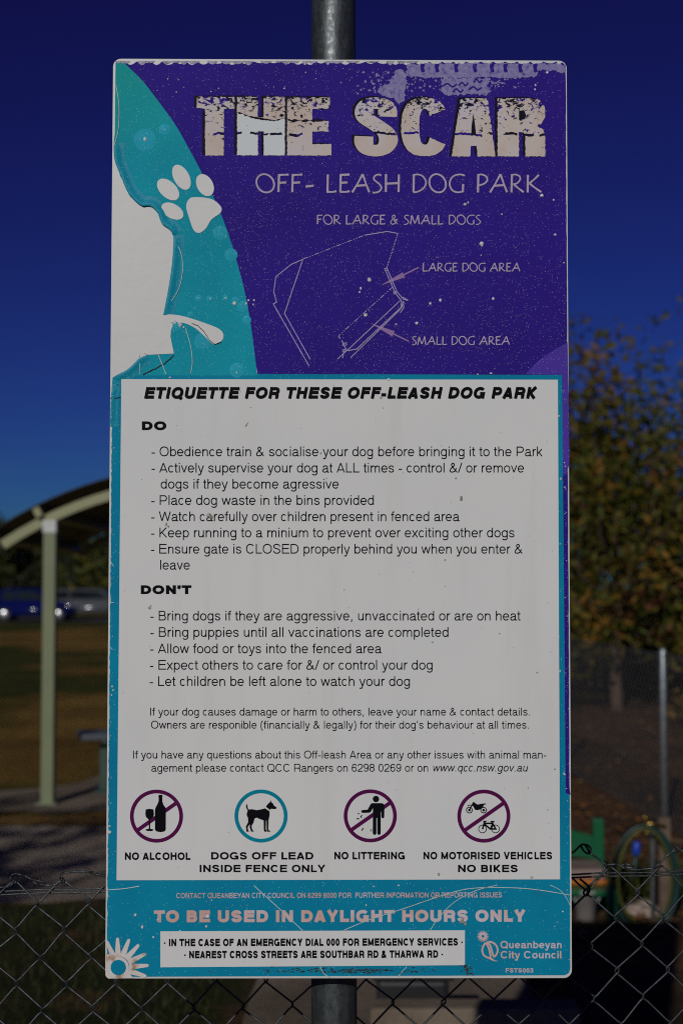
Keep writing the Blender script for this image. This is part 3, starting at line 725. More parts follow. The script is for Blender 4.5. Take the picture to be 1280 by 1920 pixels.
for t, a, b, y, c, s in [('NO ALCOHOL', 234.7, 359, 1612, 14, 172), ('DOGS OFF LEAD', 396, 587.3, 1611.2, 13.7, 160), ('INSIDE FENCE ONLY', 374.6, 609.8, 1635, 13.7, 160), ('NO LITTERING', 626.6, 758.4, 1611, 14, 172), ('NO MOTORISED VEHICLES', 793.3, 1034, 1611, 14, 172), ('NO BIKES', 858, 969.6, 1635, 13.8, 165)]:
    p = Print(.0012); line(p, t, a, b, y, c, s); p.build('caption_lettering', M['ink'])
p = Print(.0012)
line(p, '· IN THE CASE OF AN EMERGENCY DIAL 000 FOR EMERGENCY SERVICES ·', 307.8, 866.8, 1774, 14, 190, 0, 1772.5); p.build('emergency_lettering', M['ink']); p = Print(.0012)
line(p, '· NEAREST CROSS STREETS ARE SOUTHBAR RD & THARWA RD ·', 345.8, 829.7, 1796.6, 14, 190, 0, 1795.3)
p.build('emergency_lettering', M['ink'])
p = Print(.0009)
line(p, 'CONTACT QUEANBEYAN CITY COUNCIL ON 6299 6000 FOR  FURTHER INFORMATION OR REPORTING ISSUES', 331, 940, 1684, 9.8, 120, 0, 1682.6); p.build('footer_lettering', M['pink']); p = Print(.0009)
line(p, 'TO BE USED IN DAYLIGHT HOURS ONLY', 285.6, 984.7, 1729.2, 22.4, 205, 0, 1728); p.build('footer_lettering', M['pink']); p = Print(.0009)
line(p, 'Queanbeyan', 937.3, 1052, 1777.7, 13.6, 128); p.build('footer_lettering', M['pink']); p = Print(.0009); line(p, 'City Council', 937.8, 1051.4, 1796.7, 13.8, 128); p.build('footer_lettering', M['pink']); p = Print(.0009); line(p, 'FSTS003', 947.2, 998.8, 1823.3, 8.2, 150)
p.build('footer_lettering', M['pink'])
# council emblem
p = Print(.0009)
zl = lambda q: [(880 + a / 6.4, 1730 + b / 6.4) for a, b in q]
cx, cy = 904.7, 1755.3
p.ring(cx, cy, 2.6, 7.0, 30)
for k in range(20):
    t = R(18 * k); c, s = math.cos(t), math.sin(t)
    p.poly([(cx + 6 * c - 1.1 * s, cy + 6 * s + 1.1 * c), (cx + 6 * c + 1.1 * s, cy + 6 * s - 1.1 * c), (cx + 11 * c + .35 * s, cy + 11 * s - .35 * c), (cx + 11 * c - .35 * s, cy + 11 * s + .35 * c)])
p.ribbon(catmull(zl([(192, 245), (158, 290), (150, 340), (172, 392), (225, 420), (248, 402), (240, 350), (222, 290)]), 5, True), 1.7, closed=True)
p.ribbon(catmull(zl([(215, 232), (262, 232), (312, 265), (334, 320), (322, 375), (292, 405), (272, 365), (255, 300), (240, 262)]), 5, True), 1.7, closed=True)
p.ribbon(catmull(zl([(232, 418), (270, 440), (300, 455), (335, 460)]), 4), 2.0, taper=[1.3 - .1 * k for k in range(14)])
p.build('council_emblem', M['pink'])
# pictograms
zp = lambda x0: (lambda q: [(x0 + a / 6.4, 1470 + b / 6.4) for a, b in q])
def roundel(name, cx, cy, mat, slash, shapes):
    p = Print(.0012); p.ring(cx, cy, 42.7, 49.7)
    if slash: p.ribbon([(cx - 35.5, cy + 26.4), (cx + 37, cy - 24.5)], 3.6)
    o = p.build(name, mat)
    p = Print(.00135); shapes(p); p.build('pictogram_figure', M['ink'])
def sh_alcohol(p):
    z = zp(230)
    p.poly(z([(435, 133), (440, 128), (474, 128), (478, 133), (480, 150), (476, 155), (478, 205), (490, 245), (515, 280), (520, 300), (519, 545), (505, 566), (455, 576), (405, 566), (390, 545), (390, 310), (398, 280), (420, 240), (434, 205), (434, 155), (430, 150)]))
    p.poly(z([(280, 303), (325, 296), (372, 303), (378, 360), (370, 390), (350, 412), (332, 430), (332, 535), (362, 540), (376, 549), (352, 562), (300, 562), (272, 549), (288, 540), (317, 535), (318, 430), (300, 412), (280, 390), (275, 350)]))
def sh_dog(p):
    z = zp(430)
    p.poly(z([(207, 232), (218, 262), (222, 290), (238, 305), (270, 300), (330, 312), (380, 303), (428, 290), (482, 325), (483, 370), (470, 430), (466, 540), (474, 553), (492, 562), (492, 570), (455, 570), (448, 545), (447, 435), (440, 435), (436, 540), (450, 563), (448, 570), (420, 570), (414, 550), (412, 435), (370, 420), (330, 402), (303, 410), (290, 460), (267, 500), (272, 538), (284, 556), (298, 566), (262, 571), (255, 548), (243, 515), (248, 480), (222, 510), (222, 540), (230, 556), (240, 566), (206, 571), (204, 540), (198, 508), (225, 460), (225, 410), (207, 365), (214, 332), (222, 318), (205, 290), (200, 262)]))
    p.poly(z([(438, 272), (455, 245), (487, 215), (495, 190), (502, 215), (522, 230), (535, 258), (568, 278), (558, 298), (530, 298), (498, 295), (488, 310)]))
def sh_litter(p):
    z = zp(630)
    p.ellipse(630 + 476 / 6.4, 1470 + 178 / 6.4, 6.0)
    p.poly(z([(428, 228), (550, 228), (570, 238), (577, 260), (575, 398), (557, 412), (540, 398), (538, 330), (533, 330), (533, 590), (524, 605), (512, 609), (499, 604), (492, 590), (491, 405), (481, 405), (481, 590), (474, 604), (459, 609), (446, 604), (438, 590), (440, 285), (412, 335), (395, 342), (312, 345), (297, 328), (308, 312), (376, 306), (412, 240)]))
    for q in ([(256, 342), (264, 350), (283, 352), (278, 361), (258, 358)], [(306, 368), (314, 372), (303, 386), (308, 400), (298, 406), (288, 392), (296, 378)], [(241, 412), (262, 406), (288, 418), (262, 422), (244, 420)], [(325, 520), (328, 528), (318, 552), (304, 560), (299, 552), (310, 538)]): p.poly(z(q))
def sh_vehicle(p):
    z = zp(840)
    for x, y, a, b in ((250, 311, 40, 29), (420, 311, 39, 28), (408, 537, 51, 42), (564, 537, 51, 42)): p.ring(840 + x / 6.4, 1470 + y / 6.4, b / 6.4, a / 6.4, 36)
    for x in (250, 420): p.ellipse(840 + x / 6.4, 1470 + 311 / 6.4, 2.4, n=16)
    p.poly(z([(290, 218), (305, 212), (318, 226), (350, 245), (390, 236), (440, 230), (456, 240), (425, 247), (414, 272), (385, 300), (345, 312), (315, 305), (298, 268), (288, 262)]))
    for q, w in (([(296, 225), (250, 311)], .8), ([(228, 262), (250, 250), (276, 252)], .6), ([(432, 452), (408, 540)], 1.2), ([(430, 470), (530, 470)], 1.2), ([(436, 482), (500, 537), (566, 537), (530, 470)], 1.2), ([(528, 475), (504, 537)], 1.2), ([(415, 446), (455, 446)], .9), ([(505, 449), (550, 449)], 1.1), ([(530, 449), (526, 475)], 1.0)): p.ribbon(z(q), w * 1.25)
roundel('prohibition_ring', 293.8, 1530, M['maroon'], True, sh_alcohol)
roundel('permission_ring', 489.4, 1529.8, M['tealink'], False, sh_dog)
roundel('prohibition_ring', 693.8, 1529.5, M['maroon'], True, sh_litter)
roundel('prohibition_ring', 906.3, 1530, M['maroon'], True, sh_vehicle)
# sunburst in the lower left corner
p = Print(.0009); zf = lambda q: [(190 + a / 10.667, 1720 + b / 10.667) for a, b in q]
C0 = (345, 1000); p.ellipse(*zf([C0])[0], 20)
p.poly(zf([(95, 720), (250, 760), (430, 1000), (600, 1160), (655, 1215), (150, 1222), (105, 1190), (88, 1150)]))
for tx, ty in [(330, 430), (553, 455), (740, 562), (870, 735), (925, 960), (880, 1170), (122, 500)]:
    d = (tx - C0[0], ty - C0[1]); L = math.hypot(*d); nx, ny = -d[1] / L, d[0] / L; b = (C0[0] + d[0] * .38, C0[1] + d[1] * .38)
    q = [(b[0] + nx * 62, b[1] + ny * 62), (tx + nx * 32, ty + ny * 32), (tx + d[0] / L * 25 + nx * 20, ty + d[1] / L * 25 + ny * 20), (tx + d[0] / L * 25 - nx * 20, ty + d[1] / L * 25 - ny * 20), (tx - nx * 32, ty - ny * 32), (b[0] - nx * 62, b[1] - ny * 62)]
    p.poly([(max(x, 88), min(y, 1212)) for x, y in [(a, c) for a, c in q]] if False else zf([(max(a, 98), min(c, 1205)) for a, c in q]))
p.build('sunburst', M['petal'])
p = Print(.0012); p.poly([(zf([C0])[0][0] + (14.0 + .8 * (k % 2)) * math.cos(k * math.pi / 20), zf([C0])[0][1] + (14.0 + .8 * (k % 2)) * math.sin(k * math.pi / 20)) for k in range(40)]); p.build('sunburst_centre', M['tealblue'])
# wear and drawn film-edge shadow: scratches, chips, grime
p = Print(.0015)
for q, w in [([(476, 1660), (520, 1700), (568, 1745)], .9), ([(644, 1744), (690, 1725), (760, 1702), (850, 1672), (905, 1664), (990, 1666), (1068, 1678)], .9), ([(806, 1744), (822, 1720), (850, 1692), (890, 1670), (932, 1659)], .8), ([(1030, 1659), (1048, 1668), (1060, 1682), (1069, 1700)], .7), ([(200, 1668), (232, 1666), (262, 1661)], 1.0), ([(600, 1812), (607, 1825), (618, 1832)], .9), ([(762, 1812), (746, 1830)], .9),
             ([(325, 448), (338, 470), (343, 500), (338, 535), (325, 560), (312, 572)], .8), ([(348, 616), (358, 650), (361, 680), (358, 700)], .8), ([(262, 665), (263, 702)], .7), ([(297, 665), (312, 702)], .9), ([(206, 1050), (214, 1062)], .7), ([(208, 1130), (214, 1130)], .7), ([(203, 1210), (212, 1218)], .7), ([(218, 160), (224, 200), (222, 245), (214, 275)], .8)]:
    p = Print(.0015); p.ribbon(catmull(q, 4), w * .8); p.build('scratch', M['scratch'])
def specks(name, mat, pts, w=.0015):
    bm = bmesh.new()
    for x, y, r in pts:
        u = uv(x, y); rr = r * .00069
        m = bmesh.ops.create_icosphere(bm, subdivisions=1, radius=1)
        a, b = random.uniform(.7, 1.3), random.uniform(.7, 1.3)
        for v in m['verts']: v.co = Vector((u[0] + v.co.x * rr * a * random.uniform(.8, 1.15), -(w - .0006) + min(0, v.co.y) * rr * .45, u[1] + v.co.z * rr * b * random.uniform(.8, 1.15)))
    bm_obj(name, bm, mat, PANEL)
chips = [(272, 262, 4.5), (309, 243, 2), (423, 559, 2), (440, 569, 4), (462, 569, 3), (466, 563, 2), (475, 571, 2.5), (476, 563, 2), (395, 560, 2.2), (372, 559, 1.8), (338, 608, 6), (328, 604, 4), (345, 614, 3), (444, 699, 2.5), (319, 708, 2.5), (728, 712, 3.2), (692, 525, 5), (676, 541, 3.5), (674, 548, 2.5), (685, 591, 4.5), (902, 457, 3.8), (903, 461, 2.5), (901, 479, 1.6), (806, 569, 2.8), (825, 563, 3), (781, 606, 4), (742, 608, 2), (871, 383, 3.5), (877, 380, 2.5), (1015, 367, 4.5), (920, 700, 2.5), (895, 702, 1.8), (1003, 160, 2.6), (1002, 168, 2.2), (1025, 136, 2.5), (396, 172, 2), (410, 166, 1.4), (335, 150, 1.3), (315, 148, 1.6), (331, 173, 1.5), (345, 164, 1.2), (533, 166, 1.8), (548, 201, 1.3), (573, 136, 1.5), (592, 148, 1.2), (390, 1718, 4), (267, 1738, 4), (254, 1715, 2.3), (288, 1757, 2.6), (397, 1688, 1.6), (387, 1737, 3), (297, 1724, 3), (338, 1745, 2), (205, 1560, 4.5), (206, 1549, 2.5), (213, 1294, 2), (211, 1287, 2.5), (210, 1303, 1.5), (1047, 780, 2.2), (1050, 898, 2), (1049, 1020, 1.5), (1049, 1258, 2.2), (1058, 1452, 2.5), (1056, 1450, 1.8), (1054, 1709, 1.8), (1039, 1737, 1.8), (728, 1467, 1.3), (747, 1660, 2), (686, 1697, 2.2), (700, 1662, 1.5), (1037, 375, 2), (1056, 493, 2), (1040, 440, 2), (940, 402, 2), (924, 560, 2.6)]
chips += [(random.uniform(245, 1040), random.uniform(125, 175), random.uniform(.4, .9)) for _ in range(40)]
chips += [(x, y, random.uniform(.35, .8)) for x, y in [(random.uniform(260, 1060), random.uniform(130, 700)) for _ in range(60)] if x > 235 + max(0, (y - 118)) * .42]
chips += [(random.uniform(212, 1060), random.uniform(1655, 1740), random.uniform(.35, .7)) for _ in range(18)]
chips += [(edge_x(y, random.choice((-1, 1)), random.uniform(3, 9)), y, random.uniform(.5, 1.3)) for y in [random.uniform(730, 1820) for _ in range(70)]]
specks('paint_chips', M['chip'], chips)
specks('droppings', M['chipgrey'], [(462, 797, 2.2), (461, 799, 2.0), (464, 794, 2), (392, 966, 5), (396, 970, 4), (312, 983, 3.5), (316, 987, 2.5), (281, 1140, 3.5), (283, 1136, 2), (864, 933, 3.2), (864, 937, 2.5), (834, 1050, 2.5), (831, 1126, 1), (718, 765, 1.5), (470, 764, 1.5), (645, 1106, 1.8), (936, 1188, 2.3), (1006, 1261, 2.4), (784, 1142, 1.8), (1039, 1442, 1.8), (989, 1478, 1.8), (1026, 1518, 1.5), (695, 1556, 2.5), (996, 1645, 3), (938, 811, 1.2), (834, 1100, 1), (601, 850, 2.2), (612, 897, 1.6), (714, 746, 2.5), (854, 897, 1.6), (822, 1639, 3.2), (785, 1717, 4), (865, 1727, 5), (872, 1732, 3.5), (820, 1682, 3.5), (867, 1722, 2.5), (810, 1204, 2), (315, 1538, 1)] + [(random.uniform(235, 1040), random.uniform(720, 1640), random.uniform(.4, .9)) for _ in range(60)])
p = Print(.0014)
for _ in range(170):
    x = random.gauss(660, 75); y = 1820 + abs(random.gauss(0, 2.5)) * random.choice((-1, 1)); r = random.uniform(.5, 2.2)
    p.poly(jag([(x - r * 2, y), (x, y - r * .7), (x + r * 2, y), (x, y + r * .7)], .5, 2, True))
for _ in range(26):
    x, y = random.gauss(872, 6), random.gauss(1818, 6); r = random.uniform(.6, 1.8); p.poly(jag([(x - r, y), (x, min(1828, y - r)), (x + r, y), (x, y + r)], .4, 2, True))
for _ in range(40):
    x, y = random.gauss(1009, 6), random.gauss(1672, 5); r = random.uniform(.3, .7); p.poly([(x - r, y), (x, y - r), (x + r, y), (x, y + r)])
p.ribbon(jag([(360, 607), (372, 611), (384, 624), (393, 638), (403, 646), (415, 641)], .5, 3), .6)  # dark crack line under the tail, with the film edge's shadow drawn in
p.ribbon(jag([(268, 702), (290, 692), (310, 681), (326, 666)], .6, 3), .7)  # second crack line, the torn edge's shadow drawn as dark colour too
p.ribbon(jag([(206, 746), (216, 747), (226, 745)], .4, 3), .6)
p.ribbon(catmull([(871, 1808), (874, 1818), (876, 1829)], 4), 1.6, taper=[.5, 1, .8, 1.2, 1, .7, .5, .4, .4])
p.build('grime_and_edge_shade', M['grime_and_edge_shade'])

# ------------------------------------------------------------------ the chain link fence behind the sign
FY = P_LOC.y + .285
def fpt(x, y): return pix(x, y, FY)
N0, NX, NY = fpt(72.5, 1695), fpt(1194, 1671), fpt(80, 1895)
BX = (NX - N0) / 24.0; BY = (NY - N0) / 4.0        # half cell across, half cell down
FENCE = tag(empty('chain_link_fence', (0, FY, 0)), 'low galvanised chain link fence close behind the notice sign', 'fence')
FO = Vector((0, FY, 0))
def wire_points(k, rows):
    pts = []
    for j in rows:
        right = (j + k) % 2
        side = 1 if right else -1
        base = N0 + BX * (k + right) + BY * j
        jit = Vector((random.uniform(-.0022, .0022), random.uniform(-.001, .001), random.uniform(-.0022, .0022)))
        base = base + jit
        e = BX.normalized(); d = BY.normalized()
        bow = .0013
        pts += [base - e * side * .0052 - d * .0068 + Vector((0, .0012, 0)), base + e * side * bow - d * .0028 + Vector((0, -.0022, 0)), base + e * side * bow + d * .0028 + Vector((0, .0022, 0)), base - e * side * .0052 + d * .0068 + Vector((0, -.0012, 0))]
    return pts
bm = bmesh.new()
jmax = int((N0.z - .02) / -BY.z)
for k in range(-14, 41):
    top = -1
    rows = range(top, jmax)
    pts = [q - FO for q in wire_points(k, rows)]
    pts = pts[2:] if (top + k) % 2 else pts[2:]
    add_tube(bm, pts, .0015, 6)
MESH = bm_obj('wire_mesh', bm, M['wire'], FENCE, True)
bm = bmesh.new()
def knot(pts, r=.0016):
    q = catmull([(p[0], p[1]) for p in pts], 5); o = []
    for i, c in enumerate(q): o.append(fpt(*c) + Vector((0, -.002 + .0012 * math.sin(i), 0)) - FO)
    add_tube(bm, o, r, 6)
# knuckled selvage: each pair of wire ends hooked together
for i, (x, y) in enumerate([(-63, 1656), (27, 1652), (117, 1650), (211, 1647)]):
    knot([(x, y), (x - 6, y - 6), (x - 3, y - 12), (x + 6, y - 14), (x + 20, y - 10), (x + 36, y - 3), (x + 58, y + 2)] if i != 2 else [(x, y), (x - 4, y - 8), (x + 5, y - 14), (x + 30, y - 16), (x + 55, y - 15), (x + 66, y - 13)])
    if i < 2: knot([(x + 34, y - 3), (x + 42, y + 4), (x + 60, y + 7), (x + 80, y + 6), (x + 90, y - 2)])
    elif i == 2: knot([(x + 44, y - 23), (x + 54, y - 17), (x + 62, y - 12)]); knot([(x + 52, y - 15), (x + 70, y - 10), (x + 95, y - 2)])
    knot([(x, y), (x - 3, y + 3), (x + 4, y + 3), (x + 2, y - 2)])
for q in ([(1040, 1609), (1072, 1598), (1090, 1583), (1097, 1586), (1104, 1598), (1112, 1604), (1136, 1622)], [(1088, 1586), (1094, 1596), (1103, 1600), (1106, 1590), (1098, 1583)], [(1136, 1622), (1150, 1620), (1163, 1623), (1175, 1626), (1192, 1628)], [(1192, 1627), (1178, 1621), (1168, 1620), (1164, 1625), (1176, 1629), (1200, 1630), (1222, 1627), (1231, 1622)],
          [(1136, 1622), (1124, 1640), (1104, 1661), (1093, 1673), (1099, 1679), (1104, 1668), (1101, 1660), (1086, 1648)], [(1231, 1623), (1240, 1612), (1258, 1597), (1266, 1588), (1272, 1592), (1290, 1604), (1310, 1615)], [(1262, 1592), (1266, 1586), (1271, 1590), (1267, 1597), (1262, 1594)]): knot(q)
bm_obj('knuckles', bm, M['wire'], FENCE, True)
for y0, y1 in ((1672, 1634), (1678.5, 1640)):
    bm = bmesh.new()
    a, b = fpt(-300, y0 + 9), fpt(1600, y1 - 9)
    n = 40
    add_tube(bm, [a + (b - a) * (k / n) + Vector((0, .004, .0008 * math.sin(k * 1.7 + y0))) - FO for k in range(n + 1)], .0014, 6)
    bm_obj('tension_wire', bm, M['wire'], FENCE, True)

# ------------------------------------------------------------------ ground, paths, road
def ground_mat(name, stops, scale, bumps=.6, bscale=30, fine=None, rough=.95):
    t = NT(name, rough, .15)
    c = t.ramp(t.noise(scale, 8, .62), stops)
    if fine:
        c2 = t.ramp(t.noise(fine[0], 6, .7), fine[1]); mx = t.n.new('ShaderNodeMix'); mx.data_type = 'RGBA'; mx.blend_type = 'MULTIPLY'; mx.inputs[0].default_value = 1
        t.l.new(c, mx.inputs[6]); t.l.new(c2, mx.inputs[7]); c = mx.outputs[2]
    t.color(c); t.bump(t.noise(bscale, 8, .7), bumps, .05); return t.m
def field_mat():
    t = NT('dry_field_grass', .95, .1)
    brown = t.ramp(t.noise(.5, 5, .6), [(.35, (.14, .082, .015)), (.5, (.205, .122, .024)), (.65, (.27, .165, .034))])
    green = t.ramp(t.noise(.9, 5, .6), [(.35, (.030, .040, .004)), (.65, (.075, .072, .008))])
    big = t.ramp(t.noise(.19, 3, .55, t.coord((1, .6, 1))), [(.47, 0.0), (.53, 1.0)])
    c = t.mix(big, brown, green)
    c2 = t.ramp(t.noise(7, 6, .7), [(.3, .5), (.7, 1.35)]); mx = t.n.new('ShaderNodeMix'); mx.data_type = 'RGBA'; mx.blend_type = 'MULTIPLY'; mx.inputs[0].default_value = 1
    t.l.new(c, mx.inputs[6]); t.l.new(c2, mx.inputs[7]); t.color(mx.outputs[2]); t.bump(t.noise(25, 8, .7), .8, .05); return t.m
M['grass'] = field_mat()
M['gravel'] = ground_mat('pale_gravel', [(.35, (.27, .22, .17)), (.65, (.42, .35, .28))], 1.2, .8, 45, (40, [(.35, .6), (.65, 1.25)]))
M['conc'] = ground_mat('worn_concrete', [(.35, (.15, .118, .085)), (.65, (.24, .195, .15))], 1.6, .3, 60, (25, [(.3, .8), (.7, 1.15)]))
M['drygrass'] = ground_mat('straw', [(.35, (.20, .105, .03)), (.65, (.36, .20, .06))], 6, 1, 60)
M['litter'] = ground_mat('leaf_litter', [(.34, (.045, .030, .014)), (.48, (.12, .068, .034)), (.58, (.19, .095, .04)), (.68, (.085, .052, .030))], 1.4, 1, 40, (14, [(.35, .5), (.62, 1.25)]))
M['green'] = ground_mat('short_green_grass', [(.36, (.12, .065, .03)), (.43, (.045, .05, .010)), (.56, (.024, .034, .006)), (.66, (.13, .075, .032))], 1.5, 1, 45, (22, [(.3, .55), (.7, 1.3)]))
M['asph'] = ground_mat('asphalt', [(.3, (.04, .04, .045)), (.7, (.06, .06, .065))], 1.5, .2, 80)
def sheet(name, pts, z, mat, label=None):
    o = mesh_obj(name, [(x, y, z) for x, y in pts], tessellate_polygon([[Vector((x, y, 0)) for x, y in pts]]), mat)
    if o.data.polygons[0].normal.z < 0: o.data.flip_normals()
    tag(o, label, None, None, 'structure'); return o
sheet('ground', [(-900, -60), (900, -60), (900, 1500), (-900, 1500)], 0, M['grass'])
def wob(pts, amp, step): return jag(pts, amp, step, True)
sheet('gravel_path', wob([(-9, 7.2), (-4, 7.1), (-2, 7.0), (-1.0, 7.25), (.6, 7.3), (1.3, 7.7), (1.2, 9.5), (-1, 9.55), (-9, 9.45)], .10, .25), .004, M['gravel'])
sheet('straw_verge', wob([(-9, 9.35), (.8, 9.4), (.9, 9.85), (-9, 9.75)], .07, .2), .008, M['drygrass'])
sheet('concrete_slab', wob([(-5.5, 9.9), (-3, 9.85), (-1, 9.95), (1.3, 9.9), (1.3, 13.2), (-1, 13.2), (-1.6, 12.9), (-1.9, 12.3), (-2.15, 11.4), (-2.6, 10.95), (-3.6, 10.7), (-5.5, 10.6)], .12, .2), .012, M['conc'])
sheet('leaf_litter_ground', wob([(.74, 3.0), (4, 3.0), (9, 6), (13, 14), (14, 22), (2.6, 20), (1.5, 12), (.78, 6.9)], .15, .4), .004, M['litter'])
sheet('green_lawn', wob([(-6, 2.5), (-.3, 2.5), (-.26, 4.4), (-.2, 6.9), (.4, 7.2), (.3, 7.45), (-1.0, 7.3), (-2, 7.1), (-6, 7.2)], .10, .25), .004, M['green'])
sheet('concrete_pad', wob([(-.36, 4.3), (-.33, 6.1), (.72, 6.2), (.78, 4.5), (.76, 3.5), (-.4, 3.5)], .015, .3), .008, M['conc'])
sheet('road', [(-120, 62), (60, 62), (60, 74), (-120, 74)], .006, M['asph'])

# blades of grass (one growing mass)
random.seed(5)
v, f = [], []
for _ in range(9000):
    x, y = random.uniform(-3.4, -.45), random.uniform(3.6, 7.0)
    if random.random() < .12: x, y = random.uniform(-6, 1), random.uniform(9.35, 9.85)
    a = random.uniform(0, 6.28); h = random.uniform(.02, .06); w = .003; lx, ly = random.gauss(0, .02), random.gauss(0, .02); b = len(v)
    v += [(x - w * math.cos(a), y - w * math.sin(a), .003), (x + w * math.cos(a), y + w * math.sin(a), .003), (x + lx, y + ly, h)]; f.append((b, b + 1, b + 2))
M['blade'] = mat_plain('grass_blade', (.034, .040, .008), .8, .6, 3)
o = mesh_obj('grass', v, f, M['blade']); tag(o, 'short dull green grass growing below the fence on the left', 'grass', None, 'stuff')

random.seed(31); v, f, mi_ = [], [], []
for _ in range(5200):
    y = 6.4 + 13.5 * random.random() ** 1.4; x = random.uniform(.85, .34 * y + 1.2); s_ = random.uniform(.018, .045); a = random.uniform(0, 6.28); b = len(v)
    c_, k_ = math.cos(a) * s_, math.sin(a) * s_; z_ = .006 + random.uniform(0, .012); t_ = random.uniform(-.4, .7) * s_
    v += [(x - c_, y - k_, z_), (x + k_ * .5, y - c_ * .5, z_ + abs(t_) * .5), (x + c_, y + k_, z_ + abs(t_)), (x - k_ * .5, y + c_ * .5, z_ + abs(t_) * .5)]; f.append((b, b + 1, b + 2, b + 3)); mi_.append(random.choice((0, 0, 1, 2)))
FL = [mat_plain('brown_dead_leaf', (.15, .075, .03), .8, .3, 3), mat_plain('orange_dead_leaf', (.28, .12, .03), .8, .3, 3), mat_plain('tan_dead_leaf', (.22, .15, .08), .8, .3, 3)]
o = mesh_obj('fallen_leaves', v, f, FL)
for i_, pl in enumerate(o.data.polygons): pl.material_index = mi_[i_]
tag(o, 'scatter of brown and orange fallen leaves on the bare ground', 'leaves', None, 'stuff')

# low concrete kerb under the sign
bm = bmesh.new(); add_box(bm, (.425, 4.66, .115), (.67, .12, .23), bevel=.012)
bm.faces.ensure_lookup_table()
KERB = bm_obj('concrete_kerb', bm, M['conc']); tag(KERB, 'low pale concrete kerb on the pad below the sign', 'kerb')
bm = bmesh.new(); add_box(bm, (.24, 4.90, .13), (.24, .12, .25), bevel=.02)
add_box(bm, (.24, 4.90, .262), (.27, .15, .02), bevel=.006)
M['darkbox'] = mat_plain('dark_plastic', (.015, .015, .017), .5, .2, 10)
o = bm_obj('drain_box', bm, M['darkbox']); tag(o, 'small dark box standing behind the concrete kerb', 'box')

# ------------------------------------------------------------------ picnic shelter
SX, SY = -2.105, 10.3
AR, AXC, AZC = 2.72, -.92, -.39
M['cream'] = mat_plain('cream_green_paint', (.28, .285, .15), .5, .06, 5)
M['post'] = mat_plain('sage_green_paint', (.185, .215, .115), .5, .07, 4)
M['cap'] = mat_plain('galvanised_cap', (.55, .58, .56), .5, .1, 20)
M['roof'] = mat_plain('dark_green_roof_sheet', (.035, .04, .04), .5, .1, 6)
SH = tag(empty('picnic_shelter', (AXC, 11.8, 0)), 'arched picnic shelter with dark roof, cream beams and sage green posts', 'shelter')
def arch_z(x, dr=0): return AZC + math.sqrt((AR + dr) ** 2 - (x - AXC) ** 2)
XL, XR = -2.44, AXC * 2 + 2.44
def arch_pts(r0, r1, x0, x1, n=22):
    a0, a1 = math.acos((x0 - AXC) / AR), math.acos((x1 - AXC) / AR)
    A = [a0 + (a1 - a0) * i / n for i in range(n + 1)]
    return [(AXC + r1 * math.cos(a), AZC + r1 * math.sin(a)) for a in A] + [(AXC + r0 * math.cos(a), AZC + r0 * math.sin(a)) for a in A[::-1]]
def loc(bm, o): bmesh.ops.translate(bm, verts=bm.verts, vec=-o.location)
for y in (SY, SY + 3.0):
    bm = bmesh.new(); add_prism(bm, arch_pts(AR - .026, AR + .042, XL, XR), y - .03, y + .03); bmesh.ops.recalc_face_normals(bm, faces=bm.faces); loc(bm, SH); bm_obj('beam', bm, M['cream'], SH)
    for x in (SX, AXC * 2 - SX):
        zt_ = arch_z(x) - .10
        bm = bmesh.new(); add_box(bm, (x, y + .005, zt_ / 2), (.09, .09, zt_), bevel=.008); loc(bm, SH); pst = bm_obj('post', bm, M['post'], SH)
        bm = bmesh.new(); add_box(bm, (x, y + .003, zt_ + .045), (.098, .098, .09), bevel=.006); loc(bm, SH); bm_obj('post_cap', bm, M['cap'], SH)
        bm = bmesh.new(); add_box(bm, (x, y + .005, .02), (.15, .15, .012), bevel=.003); loc(bm, SH); bm_obj('base_plate', bm, M['post'], SH)
for k in range(6):
    x = XL - .02 + (XR - XL + .04) * max(0, k - .5) / 4.5
    if k == 1: x = SX - .045
    a = math.acos((x - AXC) / AR); rot = Matrix.Rotation(-(a - math.pi / 2), 3, 'Y')
    c = (AXC + (AR + .042 + .04) * math.cos(a), 11.93, AZC + (AR + .042 + .04) * math.sin(a))
    bm = bmesh.new(); add_box(bm, c, (.05, 3.42, .078), rot, .003); loc(bm, SH); bm_obj('purlin', bm, M['cream'], SH)
bm = bmesh.new(); add_prism(bm, arch_pts(AR + .123, AR + .127, XL - .1, XR + .1, 30), 10.20, 13.7); bmesh.ops.recalc_face_normals(bm, faces=bm.faces); loc(bm, SH); bm_obj('roof', bm, M['roof'], SH)
# bench under it
M['bench'] = mat_plain('blue_grey_metal', (.085, .10, .115), .5, .1, 8); M['leg'] = mat_plain('green_steel', (.05, .09, .07), .5, .1, 8)
BE = tag(empty('park_bench', (-1.15, 11.1, .012)), 'blue grey metal bench seat on green legs under the arched shelter', 'bench')
for k in range(3):
    bm = bmesh.new(); add_box(bm, (0, -.13 + k * .13, .43), (1.75, .115, .045), bevel=.008); bm_obj('seat_slat', bm, M['bench'], BE)
for x in (-.68, .68):
    bm = bmesh.new(); add_box(bm, (x, 0, .20), (.06, .06, .41), bevel=.006); add_box(bm, (x, 0, .395), (.06, .36, .03), bevel=.004); add_box(bm, (x, 0, .008), (.12, .3, .016), bevel=.003); bm_obj('leg', bm, M['leg'], BE)
BE.rotation_euler = (0, 0, R(14))

